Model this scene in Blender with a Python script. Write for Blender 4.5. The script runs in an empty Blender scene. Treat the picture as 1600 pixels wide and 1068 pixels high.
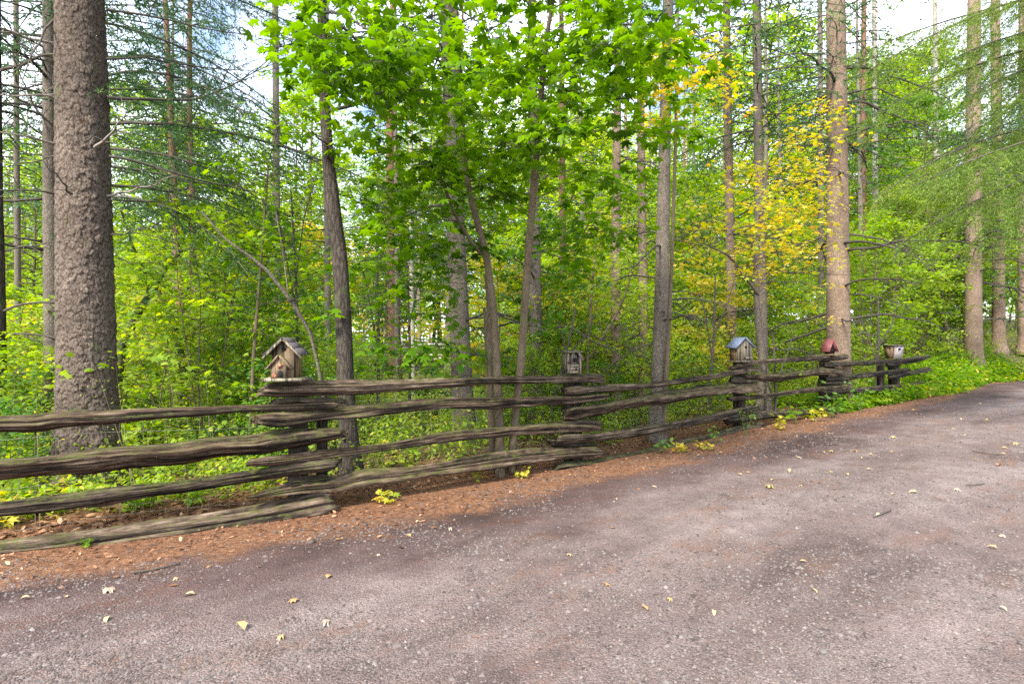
import bpy, math, random
import numpy as np
from mathutils import Vector, Matrix

R = math.radians
rng = np.random.default_rng(11)
random.seed(5)
sc = bpy.context.scene
C = sc.collection

# ------------------------------------------------------------------ camera, light, exposure
CAM_Z = 1.5
FPX = 890.0                       # focal length in pixels of a 1600 px wide picture
cam_d = bpy.data.cameras.new('camera')
cam_d.sensor_width = 36.0
cam_d.lens = 36.0 * FPX / 1600.0
cam_d.clip_start = 0.05
cam_d.clip_end = 800.0
cam = bpy.data.objects.new('camera', cam_d)
C.objects.link(cam)
cam.location = (0, 0, CAM_Z)
cam.rotation_euler = (R(90), 0, 0)
sc.camera = cam

SUN_AZ, SUN_EL = R(-150), R(43)    # azimuth from +Y towards +X, elevation
w = bpy.data.worlds.new('World')
sc.world = w
w.use_nodes = True
nt = w.node_tree
nt.nodes.clear()
out = nt.nodes.new('ShaderNodeOutputWorld')
bg = nt.nodes.new('ShaderNodeBackground')
sky = nt.nodes.new('ShaderNodeTexSky')
sky.sky_type = 'NISHITA'
sky.sun_disc = False
sky.sun_elevation = SUN_EL
sky.sun_rotation = SUN_AZ
sky.dust_density = 1.5
tc = nt.nodes.new('ShaderNodeTexCoord')
cn = nt.nodes.new('ShaderNodeTexNoise')
cn.inputs['Scale'].default_value = 3.5
cn.inputs['Detail'].default_value = 7
cr = nt.nodes.new('ShaderNodeValToRGB')
cr.color_ramp.elements[0].position = 0.36
cr.color_ramp.elements[1].position = 0.62
mxs = nt.nodes.new('ShaderNodeMix')
mxs.data_type = 'RGBA'
mxs.inputs['B'].default_value = (7.4, 7.8, 8.6, 1)
nt.links.new(tc.outputs['Generated'], cn.inputs['Vector'])
nt.links.new(cn.outputs['Fac'], cr.inputs['Fac'])
nt.links.new(cr.outputs['Color'], mxs.inputs['Factor'])
nt.links.new(sky.outputs['Color'], mxs.inputs['A'])
nt.links.new(mxs.outputs['Result'], bg.inputs['Color'])
bg.inputs['Strength'].default_value = 0.135
nt.links.new(bg.outputs['Background'], out.inputs['Surface'])

sun_d = bpy.data.lights.new('sun', 'SUN')
sun_d.energy = 3.2
sun_d.angle = R(11)
sun_d.color = (1.0, 0.94, 0.84)
sun = bpy.data.objects.new('sun', sun_d)
C.objects.link(sun)
sdir = Vector((math.sin(SUN_AZ) * math.cos(SUN_EL), math.cos(SUN_AZ) * math.cos(SUN_EL), math.sin(SUN_EL)))
sun.rotation_euler = sdir.to_track_quat('Z', 'Y').to_euler()

sc.view_settings.view_transform = 'Standard'
sc.view_settings.look = 'None'
sc.view_settings.gamma = 1.0
sc.view_settings.use_curve_mapping = False
sc.view_settings.exposure = 1.75
sc.cycles.max_bounces = 8
sc.cycles.diffuse_bounces = 4
sc.cycles.glossy_bounces = 2
sc.cycles.transmission_bounces = 6
sc.cycles.sample_clamp_indirect = 6.0
sc.cycles.use_denoising = False

# ------------------------------------------------------------------ noise helpers (numpy)
def _h(ix, iy, iz, s):
    n = (ix.astype(np.int64) * 374761393 + iy.astype(np.int64) * 668265263 + iz.astype(np.int64) * 2147483647 + s * 974711) & 0xffffffff
    n = ((n ^ (n >> 13)) * 1274126177) & 0xffffffff
    n = ((n ^ (n >> 16)) * 2246822519) & 0xffffffff
    return ((n ^ (n >> 15)) & 0xffff) / 65535.0

def vn(x, y, z=None, s=0):
    x = np.asarray(x, float); y = np.asarray(y, float)
    z = np.zeros_like(x) if z is None else np.asarray(z, float)
    ix, iy, iz = np.floor(x), np.floor(y), np.floor(z)
    fx, fy, fz = x - ix, y - iy, z - iz
    fx, fy, fz = [f * f * (3 - 2 * f) for f in (fx, fy, fz)]
    r = 0
    for dx in (0, 1):
        for dy in (0, 1):
            for dz in (0, 1):
                r = r + _h(ix + dx, iy + dy, iz + dz, s) * (fx if dx else 1 - fx) * (fy if dy else 1 - fy) * (fz if dz else 1 - fz)
    return r

def fbm(x, y, z=None, s=0, o=4):
    r, a, t, f = 0, 1.0, 0, 1.0
    for i in range(o):
        r = r + a * vn(np.asarray(x) * f, np.asarray(y) * f, None if z is None else np.asarray(z) * f, s + i)
        t += a; a *= 0.5; f *= 2.03
    return r / t

def worley(u, v, s=0, wrap=None, full=False):
    """distance F1, F2-F1 and a cell random for 2D points; u wraps with period `wrap` cells"""
    iu, iv = np.floor(u), np.floor(v)
    d1 = np.full(u.shape, 9.0); d2 = d1.copy(); cell = np.zeros(u.shape); vv = np.zeros(u.shape)
    for du in (-1, 0, 1):
        for dv in (-1, 0, 1):
            cu, cv = iu + du, iv + dv
            k = np.mod(cu, wrap) if wrap else cu
            z = np.zeros_like(k)
            px = cu + _h(k, cv, z, s); py = cv + _h(k, cv, z + 7, s)
            d = np.hypot(u - px, v - py)
            r = _h(k, cv, z + 13, s)
            m = d < d1
            d2 = np.where(m, d1, np.minimum(d2, d))
            cell = np.where(m, r, cell)
            vv = np.where(m, v - py, vv)
            d1 = np.where(m, d, d1)
    return (d1, d2 - d1, cell, vv) if full else (d1, d2 - d1, cell)

def sst(a, b, x):
    t = np.clip((np.asarray(x, float) - a) / (b - a), 0, 1)
    return t * t * (3 - 2 * t)

# ------------------------------------------------------------------ mesh helpers
def mkmesh(name, V, groups, mats, uv=None, tint=None, smooth=False, attrs=None):
    """groups: list of (faces int array (m,k), material index); uv per vertex; tint per vertex"""
    me = bpy.data.meshes.new(name)
    V = np.asarray(V, np.float32)
    groups = [(np.asarray(f, np.int32), m) for f, m in groups if len(f)]
    nl = sum(f.size for f, m in groups); nf = sum(len(f) for f, m in groups)
    me.vertices.add(len(V)); me.vertices.foreach_set('co', V.ravel())
    me.loops.add(nl); me.polygons.add(nf)
    li = np.concatenate([f.ravel() for f, m in groups])
    me.loops.foreach_set('vertex_index', li)
    st = []; mi = []; o = 0
    for f, m in groups:
        st.append(np.arange(len(f)) * f.shape[1] + o); o += f.size
        mi.append(np.full(len(f), m))
    me.polygons.foreach_set('loop_start', np.concatenate(st).astype(np.int32))
    me.polygons.foreach_set('material_index', np.concatenate(mi).astype(np.int32))
    for m in (mats if isinstance(mats, (list, tuple)) else [mats]):
        me.materials.append(m)
    me.update(calc_edges=True)
    if smooth:
        me.polygons.foreach_set('use_smooth', np.ones(nf, bool))
    if uv is not None:
        l = me.uv_layers.new(name='UVMap')
        l.data.foreach_set('uv', np.asarray(uv, np.float32)[li].ravel())
    for k, a in ([('tint', tint)] if tint is not None else []) + list((attrs or {}).items()):
        at = me.attributes.new(k, 'FLOAT', 'POINT')
        at.data.foreach_set('value', np.asarray(a, np.float32))
    return me

def link(name, me, parent=None, loc=None, rot=None, scale=None):
    o = bpy.data.objects.new(name, me)
    C.objects.link(o)
    if parent is not None: o.parent = parent
    if loc is not None: o.location = loc
    if rot is not None: o.rotation_euler = rot
    if scale is not None: o.scale = scale if hasattr(scale, '__len__') else (scale,) * 3
    return o

def tag(o, label=None, cat=None, group=None, kind=None):
    if label: o['label'] = label
    if cat: o['category'] = cat
    if group: o['group'] = group
    if kind: o['kind'] = kind
    return o

def thing(name, label, cat, loc=(0, 0, 0), rz=0.0, group=None):
    return tag(link(name, None, None, loc, (0, 0, rz)), label, cat, group)

class MB:
    """collects triangles/quads into one mesh"""
    def __init__(s):
        s.V = []; s.F = {}; s.UV = []; s.T = []; s.n = 0
    def add(s, V, F, m=0, uv=None, tint=None):
        V = np.asarray(V, float); F = np.asarray(F, int)
        s.V.append(V); s.F.setdefault((F.shape[1], m), []).append(F + s.n)
        s.UV.append(np.zeros((len(V), 2)) if uv is None else uv)
        s.T.append(np.full(len(V), 0.5) if tint is None else np.broadcast_to(tint, (len(V),)))
        s.n += len(V)
    def box(s, c, size, rot=None, m=0, taper=None):
        hx, hy, hz = [a / 2 for a in size]
        P = np.array([(x, y, z) for z in (-hz, hz) for y in (-hy, hy) for x in (-hx, hx)], float)
        if taper is not None: P[:4, :2] *= taper
        if rot is not None: P = P @ np.array(rot).T
        s.add(P + np.array(c), [(0, 2, 3, 1), (4, 5, 7, 6), (0, 1, 5, 4), (2, 6, 7, 3), (0, 4, 6, 2), (1, 3, 7, 5)], m,
              uv=np.stack([P[:, 0] + P[:, 1], P[:, 2]], 1))
    def arrays(s):
        return np.concatenate(s.V), [(np.concatenate(f), k[1]) for k, f in s.F.items()], np.concatenate(s.UV), np.concatenate(s.T)
    def mesh(s, name, mats, origin=(0, 0, 0), smooth=False):
        V, G, UV, T = s.arrays()
        return mkmesh(name, V - np.array(origin), G, mats, uv=UV, tint=T, smooth=smooth)
    def build(s, name, mats, parent=None, origin=(0, 0, 0), smooth=False):
        return link(name, s.mesh(name, mats, origin, smooth), parent)

def resample(P, n):
    P = np.asarray(P, float)
    seg = np.r_[0, np.cumsum(np.linalg.norm(np.diff(P[:, :3], axis=0), axis=1))]
    t = np.linspace(0, seg[-1], n)
    # Catmull-Rom style smoothing through cubic interpolation of control values
    out_ = np.stack([np.interp(t, seg, P[:, i]) for i in range(P.shape[1])], 1)
    k = max(1, n // (len(P) * 2))
    for _ in range(k):
        out_[1:-1] = 0.25 * out_[:-2] + 0.5 * out_[1:-1] + 0.25 * out_[2:]
    return out_

def tube(P, rad, ns=6, cap=True, disp=None, ell=(1, 1), up=None):
    """P (n,3) path, rad (n,) radii -> V, quads, uv. disp(theta, length) multiplies the radius"""
    P = np.asarray(P, float); n = len(P)
    rad = np.broadcast_to(rad, (n,)).astype(float)
    T = np.gradient(P, axis=0); T /= np.linalg.norm(T, axis=1)[:, None] + 1e-9
    ref = np.array(up if up is not None else ((0, 0, 1.0) if abs(T[:, 2]).mean() < 0.8 else (0, 1.0, 0)))
    A = np.cross(T, ref); A /= np.linalg.norm(A, axis=1)[:, None] + 1e-9
    B = np.cross(A, T)
    th = np.linspace(0, 2 * math.pi, ns, endpoint=False)
    L = np.r_[0, np.cumsum(np.linalg.norm(np.diff(P, axis=0), axis=1))]
    TH, LL = np.meshgrid(th, L)
    rr = rad[:, None] * np.ones((1, ns))
    if disp is not None: rr = rr * disp(TH, LL)
    V = P[:, None, :] + rr[:, :, None] * (ell[0] * np.cos(TH)[:, :, None] * A[:, None, :] + ell[1] * np.sin(TH)[:, :, None] * B[:, None, :])
    V = V.reshape(-1, 3)
    i = np.arange(n - 1)[:, None] * ns; j = np.arange(ns)[None, :]; j2 = (j + 1) % ns
    Q = np.stack([i + j, i + j2, i + ns + j2, i + ns + j], -1).reshape(-1, 4)
    mr = max(rad.mean(), 1e-4)
    UV = np.stack([np.abs(((TH / math.pi + 1) % 2) - 1) * math.pi * mr * 1.0, LL], -1).reshape(-1, 2)
    tris = None
    if cap:
        c0, c1 = len(V), len(V) + 1
        V = np.concatenate([V, P[:1], P[-1:]]); UV = np.concatenate([UV, [[0, 0]], [[0, L[-1]]]])
        j = np.arange(ns); j2 = (j + 1) % ns
        tris = np.concatenate([np.stack([np.full(ns, c0), j2, j], 1), np.stack([np.full(ns, c1), (n - 1) * ns + j, (n - 1) * ns + j2], 1)])
    return V, Q, UV, tris

def addtube(mb, P, rad, ns=6, m=0, tint=None, **k):
    V, Q, UV, T = tube(P, rad, ns, **k)
    o = mb.n
    mb.add(V, Q, m, UV, tint)
    if T is not None: mb.F.setdefault((3, m), []).append(T + o)

# leaf templates: x along the midrib, y across, z up
def tpl_fan(outline, cz=0.0):
    O = np.array([(a, b, c) for a, b, c in outline], float)
    V = np.concatenate([[[0.36, 0, cz]], O]); n = len(O)
    F = [(0, i + 1, (i + 1) % n + 1) for i in range(n)]
    return V, np.array(F)
def _polar(lst):
    full = lst + [(-a, r) for a, r in reversed(lst) if a not in (0, 180)]
    return [(0.36 + r * math.cos(R(a)), r * math.sin(R(a)), -0.10 * r * r + (0.03 if r < .3 else -0.04)) for a, r in full]
TPL_MAPLE = tpl_fan(_polar([(0, .64), (11, .42), (24, .27), (37, .43), (50, .60), (62, .42), (80, .27), (104, .44), (138, .27), (180, .30)]), 0.03)
TPL_STAR = tpl_fan(_polar([(0, .62), (25, .26), (50, .56), (80, .27), (110, .42), (180, .26)]), 0.03)
TPL_OVAL = (np.array([(0, 0, 0), (.3, .24, .05), (.7, .2, .03), (1, 0, -.06), (.7, -.2, .03), (.3, -.24, .05)], float),
            np.array([(0, 1, 5), (1, 2, 4), (1, 4, 5), (2, 3, 4)]))
TPL_KITE = (np.array([(0, 0, 0), (.45, .27, .05), (1, 0, -.05), (.45, -.27, .05)], float), np.array([(0, 1, 2), (0, 2, 3)]))

def leaves(Pos, N, head, size, tpl, tint):
    """vectorised leaf scatter"""
    Pos = np.asarray(Pos, float); n = len(Pos)
    N = N / (np.linalg.norm(N, axis=1)[:, None] + 1e-9)
    H = np.stack([np.cos(head), np.sin(head), np.zeros(n)], 1)
    X = H - N * (H * N).sum(1)[:, None]; X /= np.linalg.norm(X, axis=1)[:, None] + 1e-9
    Y = np.cross(N, X)
    TV, TF = tpl
    V = Pos[:, None, :] + size[:, None, None] * (TV[None, :, 0:1] * X[:, None] + TV[None, :, 1:2] * Y[:, None] + TV[None, :, 2:3] * N[:, None])
    F = (np.arange(n)[:, None, None] * len(TV) + TF[None]).reshape(-1, 3)
    return V.reshape(-1, 3), F, np.repeat(tint, len(TV))

def upn(n, tilt, g=rng):
    N = g.normal(0, tilt, (n, 3)); N[:, 2] = 1
    return N

# ------------------------------------------------------------------ materials
def newmat(name):
    m = bpy.data.materials.new(name); m.use_nodes = True
    m.node_tree.nodes.clear()
    return m, m.node_tree.nodes, m.node_tree.links

def nnode(N, t, **kw):
    n = N.new(t)
    for k, v in kw.items():
        if k in n.inputs: n.inputs[k].default_value = v
        else: setattr(n, k, v)
    return n

def ramp(N, stops, interp='LINEAR'):
    r = N.new('ShaderNodeValToRGB'); cr_ = r.color_ramp; cr_.interpolation = interp
    while len(cr_.elements) > 1: cr_.elements.remove(cr_.elements[-1])
    cr_.elements[0].position = stops[0][0]; cr_.elements[0].color = (*stops[0][1], 1)
    for p, c in stops[1:]:
        e = cr_.elements.new(p); e.color = (*c, 1)
    return r

def leafmat(name, stops, trans=0.45, rough=0.55, tsat=1.25):
    m, N, L = newmat(name)
    o = N.new('ShaderNodeOutputMaterial')
    at = nnode(N, 'ShaderNodeAttribute', attribute_name='tint')
    oi = N.new('ShaderNodeObjectInfo')
    geo = N.new('ShaderNodeNewGeometry')
    ns = nnode(N, 'ShaderNodeTexNoise', Scale=1.7, Detail=3.0)
    L.new(geo.outputs['Position'], ns.inputs['Vector'])
    a1 = nnode(N, 'ShaderNodeMath', operation='MULTIPLY_ADD'); a1.inputs[1].default_value = 0.22; 
    a2 = nnode(N, 'ShaderNodeMath', operation='MULTIPLY_ADD'); a2.inputs[1].default_value = 0.5
    L.new(oi.outputs['Random'], a1.inputs[0]); L.new(at.outputs['Fac'], a1.inputs[2])
    L.new(ns.outputs['Fac'], a2.inputs[0]); L.new(a1.outputs[0], a2.inputs[2])
    sb = nnode(N, 'ShaderNodeMath', operation='SUBTRACT'); sb.inputs[1].default_value = 0.36
    L.new(a2.outputs[0], sb.inputs[0])
    r = ramp(N, stops)
    L.new(sb.outputs[0], r.inputs['Fac'])
    p = nnode(N, 'ShaderNodeBsdfPrincipled', Roughness=rough)
    p.inputs['Specular IOR Level'].default_value = 0.25
    t = N.new('ShaderNodeBsdfTranslucent')
    hs = nnode(N, 'ShaderNodeHueSaturation', Hue=0.488, Saturation=tsat, Value=1.5)
    L.new(r.outputs['Color'], p.inputs['Base Color']); L.new(r.outputs['Color'], hs.inputs['Color'])
    L.new(hs.outputs['Color'], t.inputs['Color'])
    mx = N.new('ShaderNodeMixShader'); mx.inputs[0].default_value = trans
    L.new(p.outputs[0], mx.inputs[1]); L.new(t.outputs[0], mx.inputs[2]); L.new(mx.outputs[0], o.inputs['Surface'])
    return m

M = {}
M['maple'] = leafmat('maple_leaf', [(0, (.030, .085, .004)), (.35, (.085, .20, .006)), (.7, (.18, .33, .010)), (1, (.34, .42, .018))], .6)
M['yellow'] = leafmat('yellow_leaf', [(0, (.20, .30, .03)), (.35, (.42, .42, .05)), (.7, (.60, .45, .08)), (1, (.62, .38, .14))], .5)
M['bush'] = leafmat('bush_leaf', [(0, (.08, .16, .018)), (.4, (.21, .34, .035)), (.75, (.38, .46, .055)), (1, (.62, .52, .09))], .55)
M['bushcool'] = leafmat('cool_leaf', [(0, (.04, .11, .025)), (.4, (.09, .20, .035)), (.75, (.18, .30, .045)), (1, (.32, .38, .06))], .5)
M['needle'] = leafmat('needle', [(0, (.02, .055, .025)), (.4, (.04, .10, .035)), (.75, (.08, .16, .035)), (1, (.17, .24, .05))], .3, .5, 1.1)
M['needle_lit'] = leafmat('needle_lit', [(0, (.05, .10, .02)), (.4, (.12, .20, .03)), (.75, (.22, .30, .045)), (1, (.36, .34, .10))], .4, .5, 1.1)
M['litterleaf'] = leafmat('dry_leaf', [(0, (.05, .022, .014)), (.4, (.17, .08, .04)), (.7, (.32, .18, .10)), (1, (.50, .38, .25))], .1, .6, 1.0)
M['fallen'] = leafmat('fallen_leaf', [(0, (.20, .11, .07)), (.35, (.38, .23, .10)), (.6, (.44, .34, .16)), (.8, (.42, .37, .28)), (1, (.40, .18, .13))], .1, .6, 1.0)

def barkmat(name, dark, mid, light, scale=1.0, crack=0.6, moss=0.0, su=26, sv=14, bump=0.6, plates=True):
    m, N, L = newmat(name)
    o = N.new('ShaderNodeOutputMaterial'); p = nnode(N, 'ShaderNodeBsdfPrincipled', Roughness=0.92)
    p.inputs['Specular IOR Level'].default_value = 0.15
    tcn = N.new('ShaderNodeTexCoord')
    mp = nnode(N, 'ShaderNodeMapping'); mp.inputs['Scale'].default_value = (su * scale, su * scale, sv * scale)
    L.new(tcn.outputs['Object'], mp.inputs['Vector'])
    nz = nnode(N, 'ShaderNodeTexNoise', Scale=0.9, Detail=6.0, Roughness=0.7)
    L.new(mp.outputs['Vector'], nz.inputs['Vector'])
    wob = nnode(N, 'ShaderNodeMix', data_type='RGBA', blend_type='ADD'); wob.inputs['Factor'].default_value = 0.7
    L.new(mp.outputs['Vector'], wob.inputs['A']); L.new(nz.outputs['Color'], wob.inputs['B'])
    vo = nnode(N, 'ShaderNodeTexVoronoi', feature='DISTANCE_TO_EDGE', Scale=1.0)
    L.new(wob.outputs['Result'], vo.inputs['Vector'])
    vc = nnode(N, 'ShaderNodeTexVoronoi', feature='F1', Scale=1.0)
    L.new(wob.outputs['Result'], vc.inputs['Vector'])
    big = nnode(N, 'ShaderNodeTexNoise', Scale=1.6, Detail=4.0)
    L.new(tcn.outputs['Object'], big.inputs['Vector'])
    fine = nnode(N, 'ShaderNodeTexNoise', Scale=70.0, Detail=4.0, Roughness=0.75)
    L.new(tcn.outputs['Object'], fine.inputs['Vector'])
    ad = nnode(N, 'ShaderNodeMath', operation='MULTIPLY_ADD'); ad.inputs[1].default_value = 0.55
    L.new(fine.outputs['Fac'], ad.inputs[0]); 
    sb = nnode(N, 'ShaderNodeMath', operation='MULTIPLY_ADD'); sb.inputs[1].default_value = 0.4; sb.inputs[2].default_value = -0.02
    L.new(big.outputs['Fac'], sb.inputs[0]); L.new(sb.outputs[0], ad.inputs[2])
    r = ramp(N, [(.25, dark), (.5, mid), (.75, light)])
    L.new(ad.outputs[0], r.inputs['Fac'])
    cell = nnode(N, 'ShaderNodeMix', data_type='RGBA', blend_type='MULTIPLY'); cell.inputs['Factor'].default_value = 0.35
    bw = N.new('ShaderNodeRGBToBW'); L.new(vc.outputs['Color'], bw.inputs['Color'])
    L.new(r.outputs['Color'], cell.inputs['A']); L.new(bw.outputs['Val'], cell.inputs['B'])
    cr1 = ramp(N, [(0.0, (1 - crack,) * 3), (0.16, (1, 1, 1))])
    L.new(vo.outputs['Distance'], cr1.inputs['Fac'])
    mc = nnode(N, 'ShaderNodeMix', data_type='RGBA', blend_type='MULTIPLY'); mc.inputs['Factor'].default_value = 1.0
    L.new(cell.outputs['Result'], mc.inputs['A']); L.new(cr1.outputs['Color'], mc.inputs['B'])
    col = mc.outputs['Result']
    if name == 'spruce_bark':     # reddish inner bark shows between the grey scales
        at = nnode(N, 'ShaderNodeAttribute', attribute_name='scale')
        ib = ramp(N, [(.0, (.34, .24, .19)), (.35, (.66, .58, .54)), (.75, (1.0, 1.0, 1.0)), (1, (1.25, 1.24, 1.22))]); L.new(at.outputs['Fac'], ib.inputs['Fac'])
        m5 = nnode(N, 'ShaderNodeMix', data_type='RGBA', blend_type='MULTIPLY'); m5.inputs['Factor'].default_value = 1.0
        L.new(col, m5.inputs['A']); L.new(ib.outputs['Color'], m5.inputs['B']); col = m5.outputs['Result']
    if moss > 0:
        mn = nnode(N, 'ShaderNodeTexNoise', Scale=4.0, Detail=6.0, Roughness=0.7); L.new(tcn.outputs['Object'], mn.inputs['Vector'])
        mr = ramp(N, [(.62 - .22 * moss, (0, 0, 0)), (.74 - .12 * moss, (1, 1, 1))]); L.new(mn.outputs['Fac'], mr.inputs['Fac'])
        mm = nnode(N, 'ShaderNodeMix', data_type='RGBA'); mm.inputs['B'].default_value = (.10, .14, .045, 1)
        ms = nnode(N, 'ShaderNodeMath', operation='MULTIPLY'); ms.inputs[1].default_value = 0.6
        L.new(mr.outputs['Color'], ms.inputs[0]); L.new(ms.outputs[0], mm.inputs['Factor']); L.new(col, mm.inputs['A'])
        col = mm.outputs['Result']
    L.new(col, p.inputs['Base Color'])
    hm = nnode(N, 'ShaderNodeMath', operation='MULTIPLY_ADD'); hm.inputs[1].default_value = 1.2
    L.new(vo.outputs['Distance'], hm.inputs[0]); L.new(fine.outputs['Fac'], hm.inputs[2])
    bp = nnode(N, 'ShaderNodeBump', Strength=bump, Distance=0.02 / scale)
    L.new(hm.outputs[0], bp.inputs['Height']); L.new(bp.outputs[0], p.inputs['Normal'])
    L.new(p.outputs[0], o.inputs['Surface'])
    return m

M['bark_big'] = barkmat('spruce_bark', (.06, .046, .036), (.17, .135, .108), (.31, .26, .215), 1.0, 0.2, .12, 34, 24, .8)
M['bark_pine'] = barkmat('ridged_bark', (.03, .025, .02), (.095, .078, .064), (.20, .17, .14), 1.0, 0.6, .25, 30, 6, .9)
M['bark_grey'] = barkmat('grey_bark', (.085, .07, .058), (.22, .185, .15), (.37, .32, .27), 1.0, 0.45, .2, 30, 18, .6)
M['bark_pink'] = barkmat('pinkish_bark', (.15, .10, .07), (.33, .24, .175), (.50, .395, .31), 1.0, 0.45, .0, 30, 18, .6)
M['bark_red'] = barkmat('red_pine_bark', (.13, .06, .04), (.30, .16, .11), (.42, .27, .20), 1.0, 0.45, .0, 26, 12, .6)
M['bark_maple'] = barkmat('young_maple_bark', (.07, .052, .032), (.18, .14, .095), (.31, .26, .19), 1.0, 0.25, .35, 50, 12, .35)
M['bark_moss'] = barkmat('mossy_bark', (.05, .06, .025), (.11, .13, .05), (.20, .22, .10), 1.0, 0.3, .9, 40, 20, .4)
M['bark_pale'] = barkmat('pale_bark', (.20, .18, .15), (.42, .38, .32), (.60, .56, .49), 1.0, 0.4, .0, 12, 30, .3)
M['twig'] = barkmat('dead_twig', (.05, .042, .036), (.11, .095, .08), (.20, .175, .15), 1.0, 0.2, .2, 40, 40, .2)
M['twig_pale'] = barkmat('bare_dead_wood', (.18, .155, .13), (.33, .29, .25), (.48, .44, .39), 1.0, 0.3, .0, 90, 6, .4)

def woodmat(name, dark, mid, light, moss=0.0, fib=42, bump=1.0, mosscol=(.075, .085, .02)):
    m, N, L = newmat(name)
    o = N.new('ShaderNodeOutputMaterial'); p = nnode(N, 'ShaderNodeBsdfPrincipled', Roughness=0.9)
    p.inputs['Specular IOR Level'].default_value = 0.2
    uvn = nnode(N, 'ShaderNodeUVMap', uv_map='UVMap'); oi = N.new('ShaderNodeObjectInfo')
    tcn = N.new('ShaderNodeTexCoord')
    off = nnode(N, 'ShaderNodeVectorMath', operation='ADD'); L.new(uvn.outputs['UV'], off.inputs[0]); L.new(oi.outputs['Random'], off.inputs[1])
    mp = nnode(N, 'ShaderNodeMapping'); mp.inputs['Scale'].default_value = (fib * 1.5, 4.0, 1)
    L.new(off.outputs[0], mp.inputs['Vector'])
    n1 = nnode(N, 'ShaderNodeTexNoise', Scale=1.0, Detail=7.0, Roughness=0.72); L.new(mp.outputs[0], n1.inputs['Vector'])
    mp2 = nnode(N, 'ShaderNodeMapping'); mp2.inputs['Scale'].default_value = (fib * .4, .8, 1); L.new(off.outputs[0], mp2.inputs['Vector'])
    n3 = nnode(N, 'ShaderNodeTexNoise', Scale=1.0, Detail=3.0); L.new(mp2.outputs[0], n3.inputs['Vector'])
    n2 = nnode(N, 'ShaderNodeTexNoise', Scale=5.0, Detail=5.0, Roughness=.7); L.new(tcn.outputs['Object'], n2.inputs['Vector'])
    a = nnode(N, 'ShaderNodeMath', operation='MULTIPLY_ADD'); a.inputs[1].default_value = 0.25
    L.new(n2.outputs['Fac'], a.inputs[0])
    h = nnode(N, 'ShaderNodeMath', operation='MULTIPLY'); h.inputs[1].default_value = 0.85
    L.new(n1.outputs['Fac'], h.inputs[0]); L.new(h.outputs[0], a.inputs[2])
    r = ramp(N, [(.42, dark), (.55, mid), (.70, light)]); L.new(a.outputs[0], r.inputs['Fac'])
    ck = ramp(N, [(.41, (.12,) * 3), (.49, (1, 1, 1))]); L.new(n3.outputs['Fac'], ck.inputs['Fac'])
    mc = nnode(N, 'ShaderNodeMix', data_type='RGBA', blend_type='MULTIPLY'); mc.inputs['Factor'].default_value = .85
    L.new(r.outputs['Color'], mc.inputs['A']); L.new(ck.outputs['Color'], mc.inputs['B'])
    col = mc.outputs['Result']
    if moss > 0:
        geo = N.new('ShaderNodeNewGeometry'); sx = N.new('ShaderNodeSeparateXYZ'); L.new(geo.outputs['Normal'], sx.inputs[0])
        mn = nnode(N, 'ShaderNodeTexNoise', Scale=9.0, Detail=6.0, Roughness=.75); L.new(tcn.outputs['Object'], mn.inputs['Vector'])
        ad = nnode(N, 'ShaderNodeMath', operation='MULTIPLY_ADD'); ad.inputs[1].default_value = .22
        L.new(sx.outputs['Z'], ad.inputs[0]); L.new(mn.outputs['Fac'], ad.inputs[2])
        mr = ramp(N, [(.66 - .16 * moss, (0, 0, 0)), (.82 - .12 * moss, (1, 1, 1))]); L.new(ad.outputs[0], mr.inputs['Fac'])
        ms = nnode(N, 'ShaderNodeMath', operation='MULTIPLY'); ms.inputs[1].default_value = 0.7; L.new(mr.outputs['Color'], ms.inputs[0])
        mm = nnode(N, 'ShaderNodeMix', data_type='RGBA'); mm.inputs['B'].default_value = (*mosscol, 1)
        L.new(ms.outputs[0], mm.inputs['Factor']); L.new(col, mm.inputs['A']); col = mm.outputs['Result']
    L.new(col, p.inputs['Base Color'])
    hh = nnode(N, 'ShaderNodeMath', operation='ADD'); L.new(n1.outputs['Fac'], hh.inputs[0]); L.new(ck.outputs['Color'], hh.inputs[1])
    bp = nnode(N, 'ShaderNodeBump', Strength=bump, Distance=.010); L.new(hh.outputs[0], bp.inputs['Height']); L.new(bp.outputs[0], p.inputs['Normal'])
    L.new(p.outputs[0], o.inputs['Surface'])
    return m

RF = 34
M['rail'] = woodmat('weathered_rail', (.013, .008, .005), (.068, .045, .029), (.20, .148, .105), .38)
M['rail_dark'] = woodmat('dark_rail', (.009, .006, .0045), (.042, .030, .021), (.135, .104, .078), .35)
M['rail_grey'] = woodmat('grey_rail', (.015, .010, .006), (.080, .056, .038), (.22, .168, .122), .15)
M['post'] = woodmat('dark_post', (.012, .009, .007), (.035, .025, .018), (.08, .06, .045), .3)
M['bh_tan'] = woodmat('tan_birdhouse_wood', (.075, .05, .03), (.16, .115, .07), (.25, .19, .13), .25, 90, .3)
M['bh_side'] = woodmat('yellowish_plank', (.07, .05, .02), (.16, .12, .05), (.26, .20, .095), .35, 90, .3)
M['bh_pale'] = woodmat('pale_weathered_board', (.10, .085, .055), (.21, .18, .13), (.32, .28, .21), .3, 90, .3)
M['bh_old'] = woodmat('old_grey_board', (.06, .05, .04), (.17, .14, .11), (.30, .26, .21), .4, 80, .5)
M['bh_brown'] = woodmat('brown_board', (.13, .08, .045), (.27, .18, .11), (.38, .28, .18), .1, 90, .3)

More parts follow.
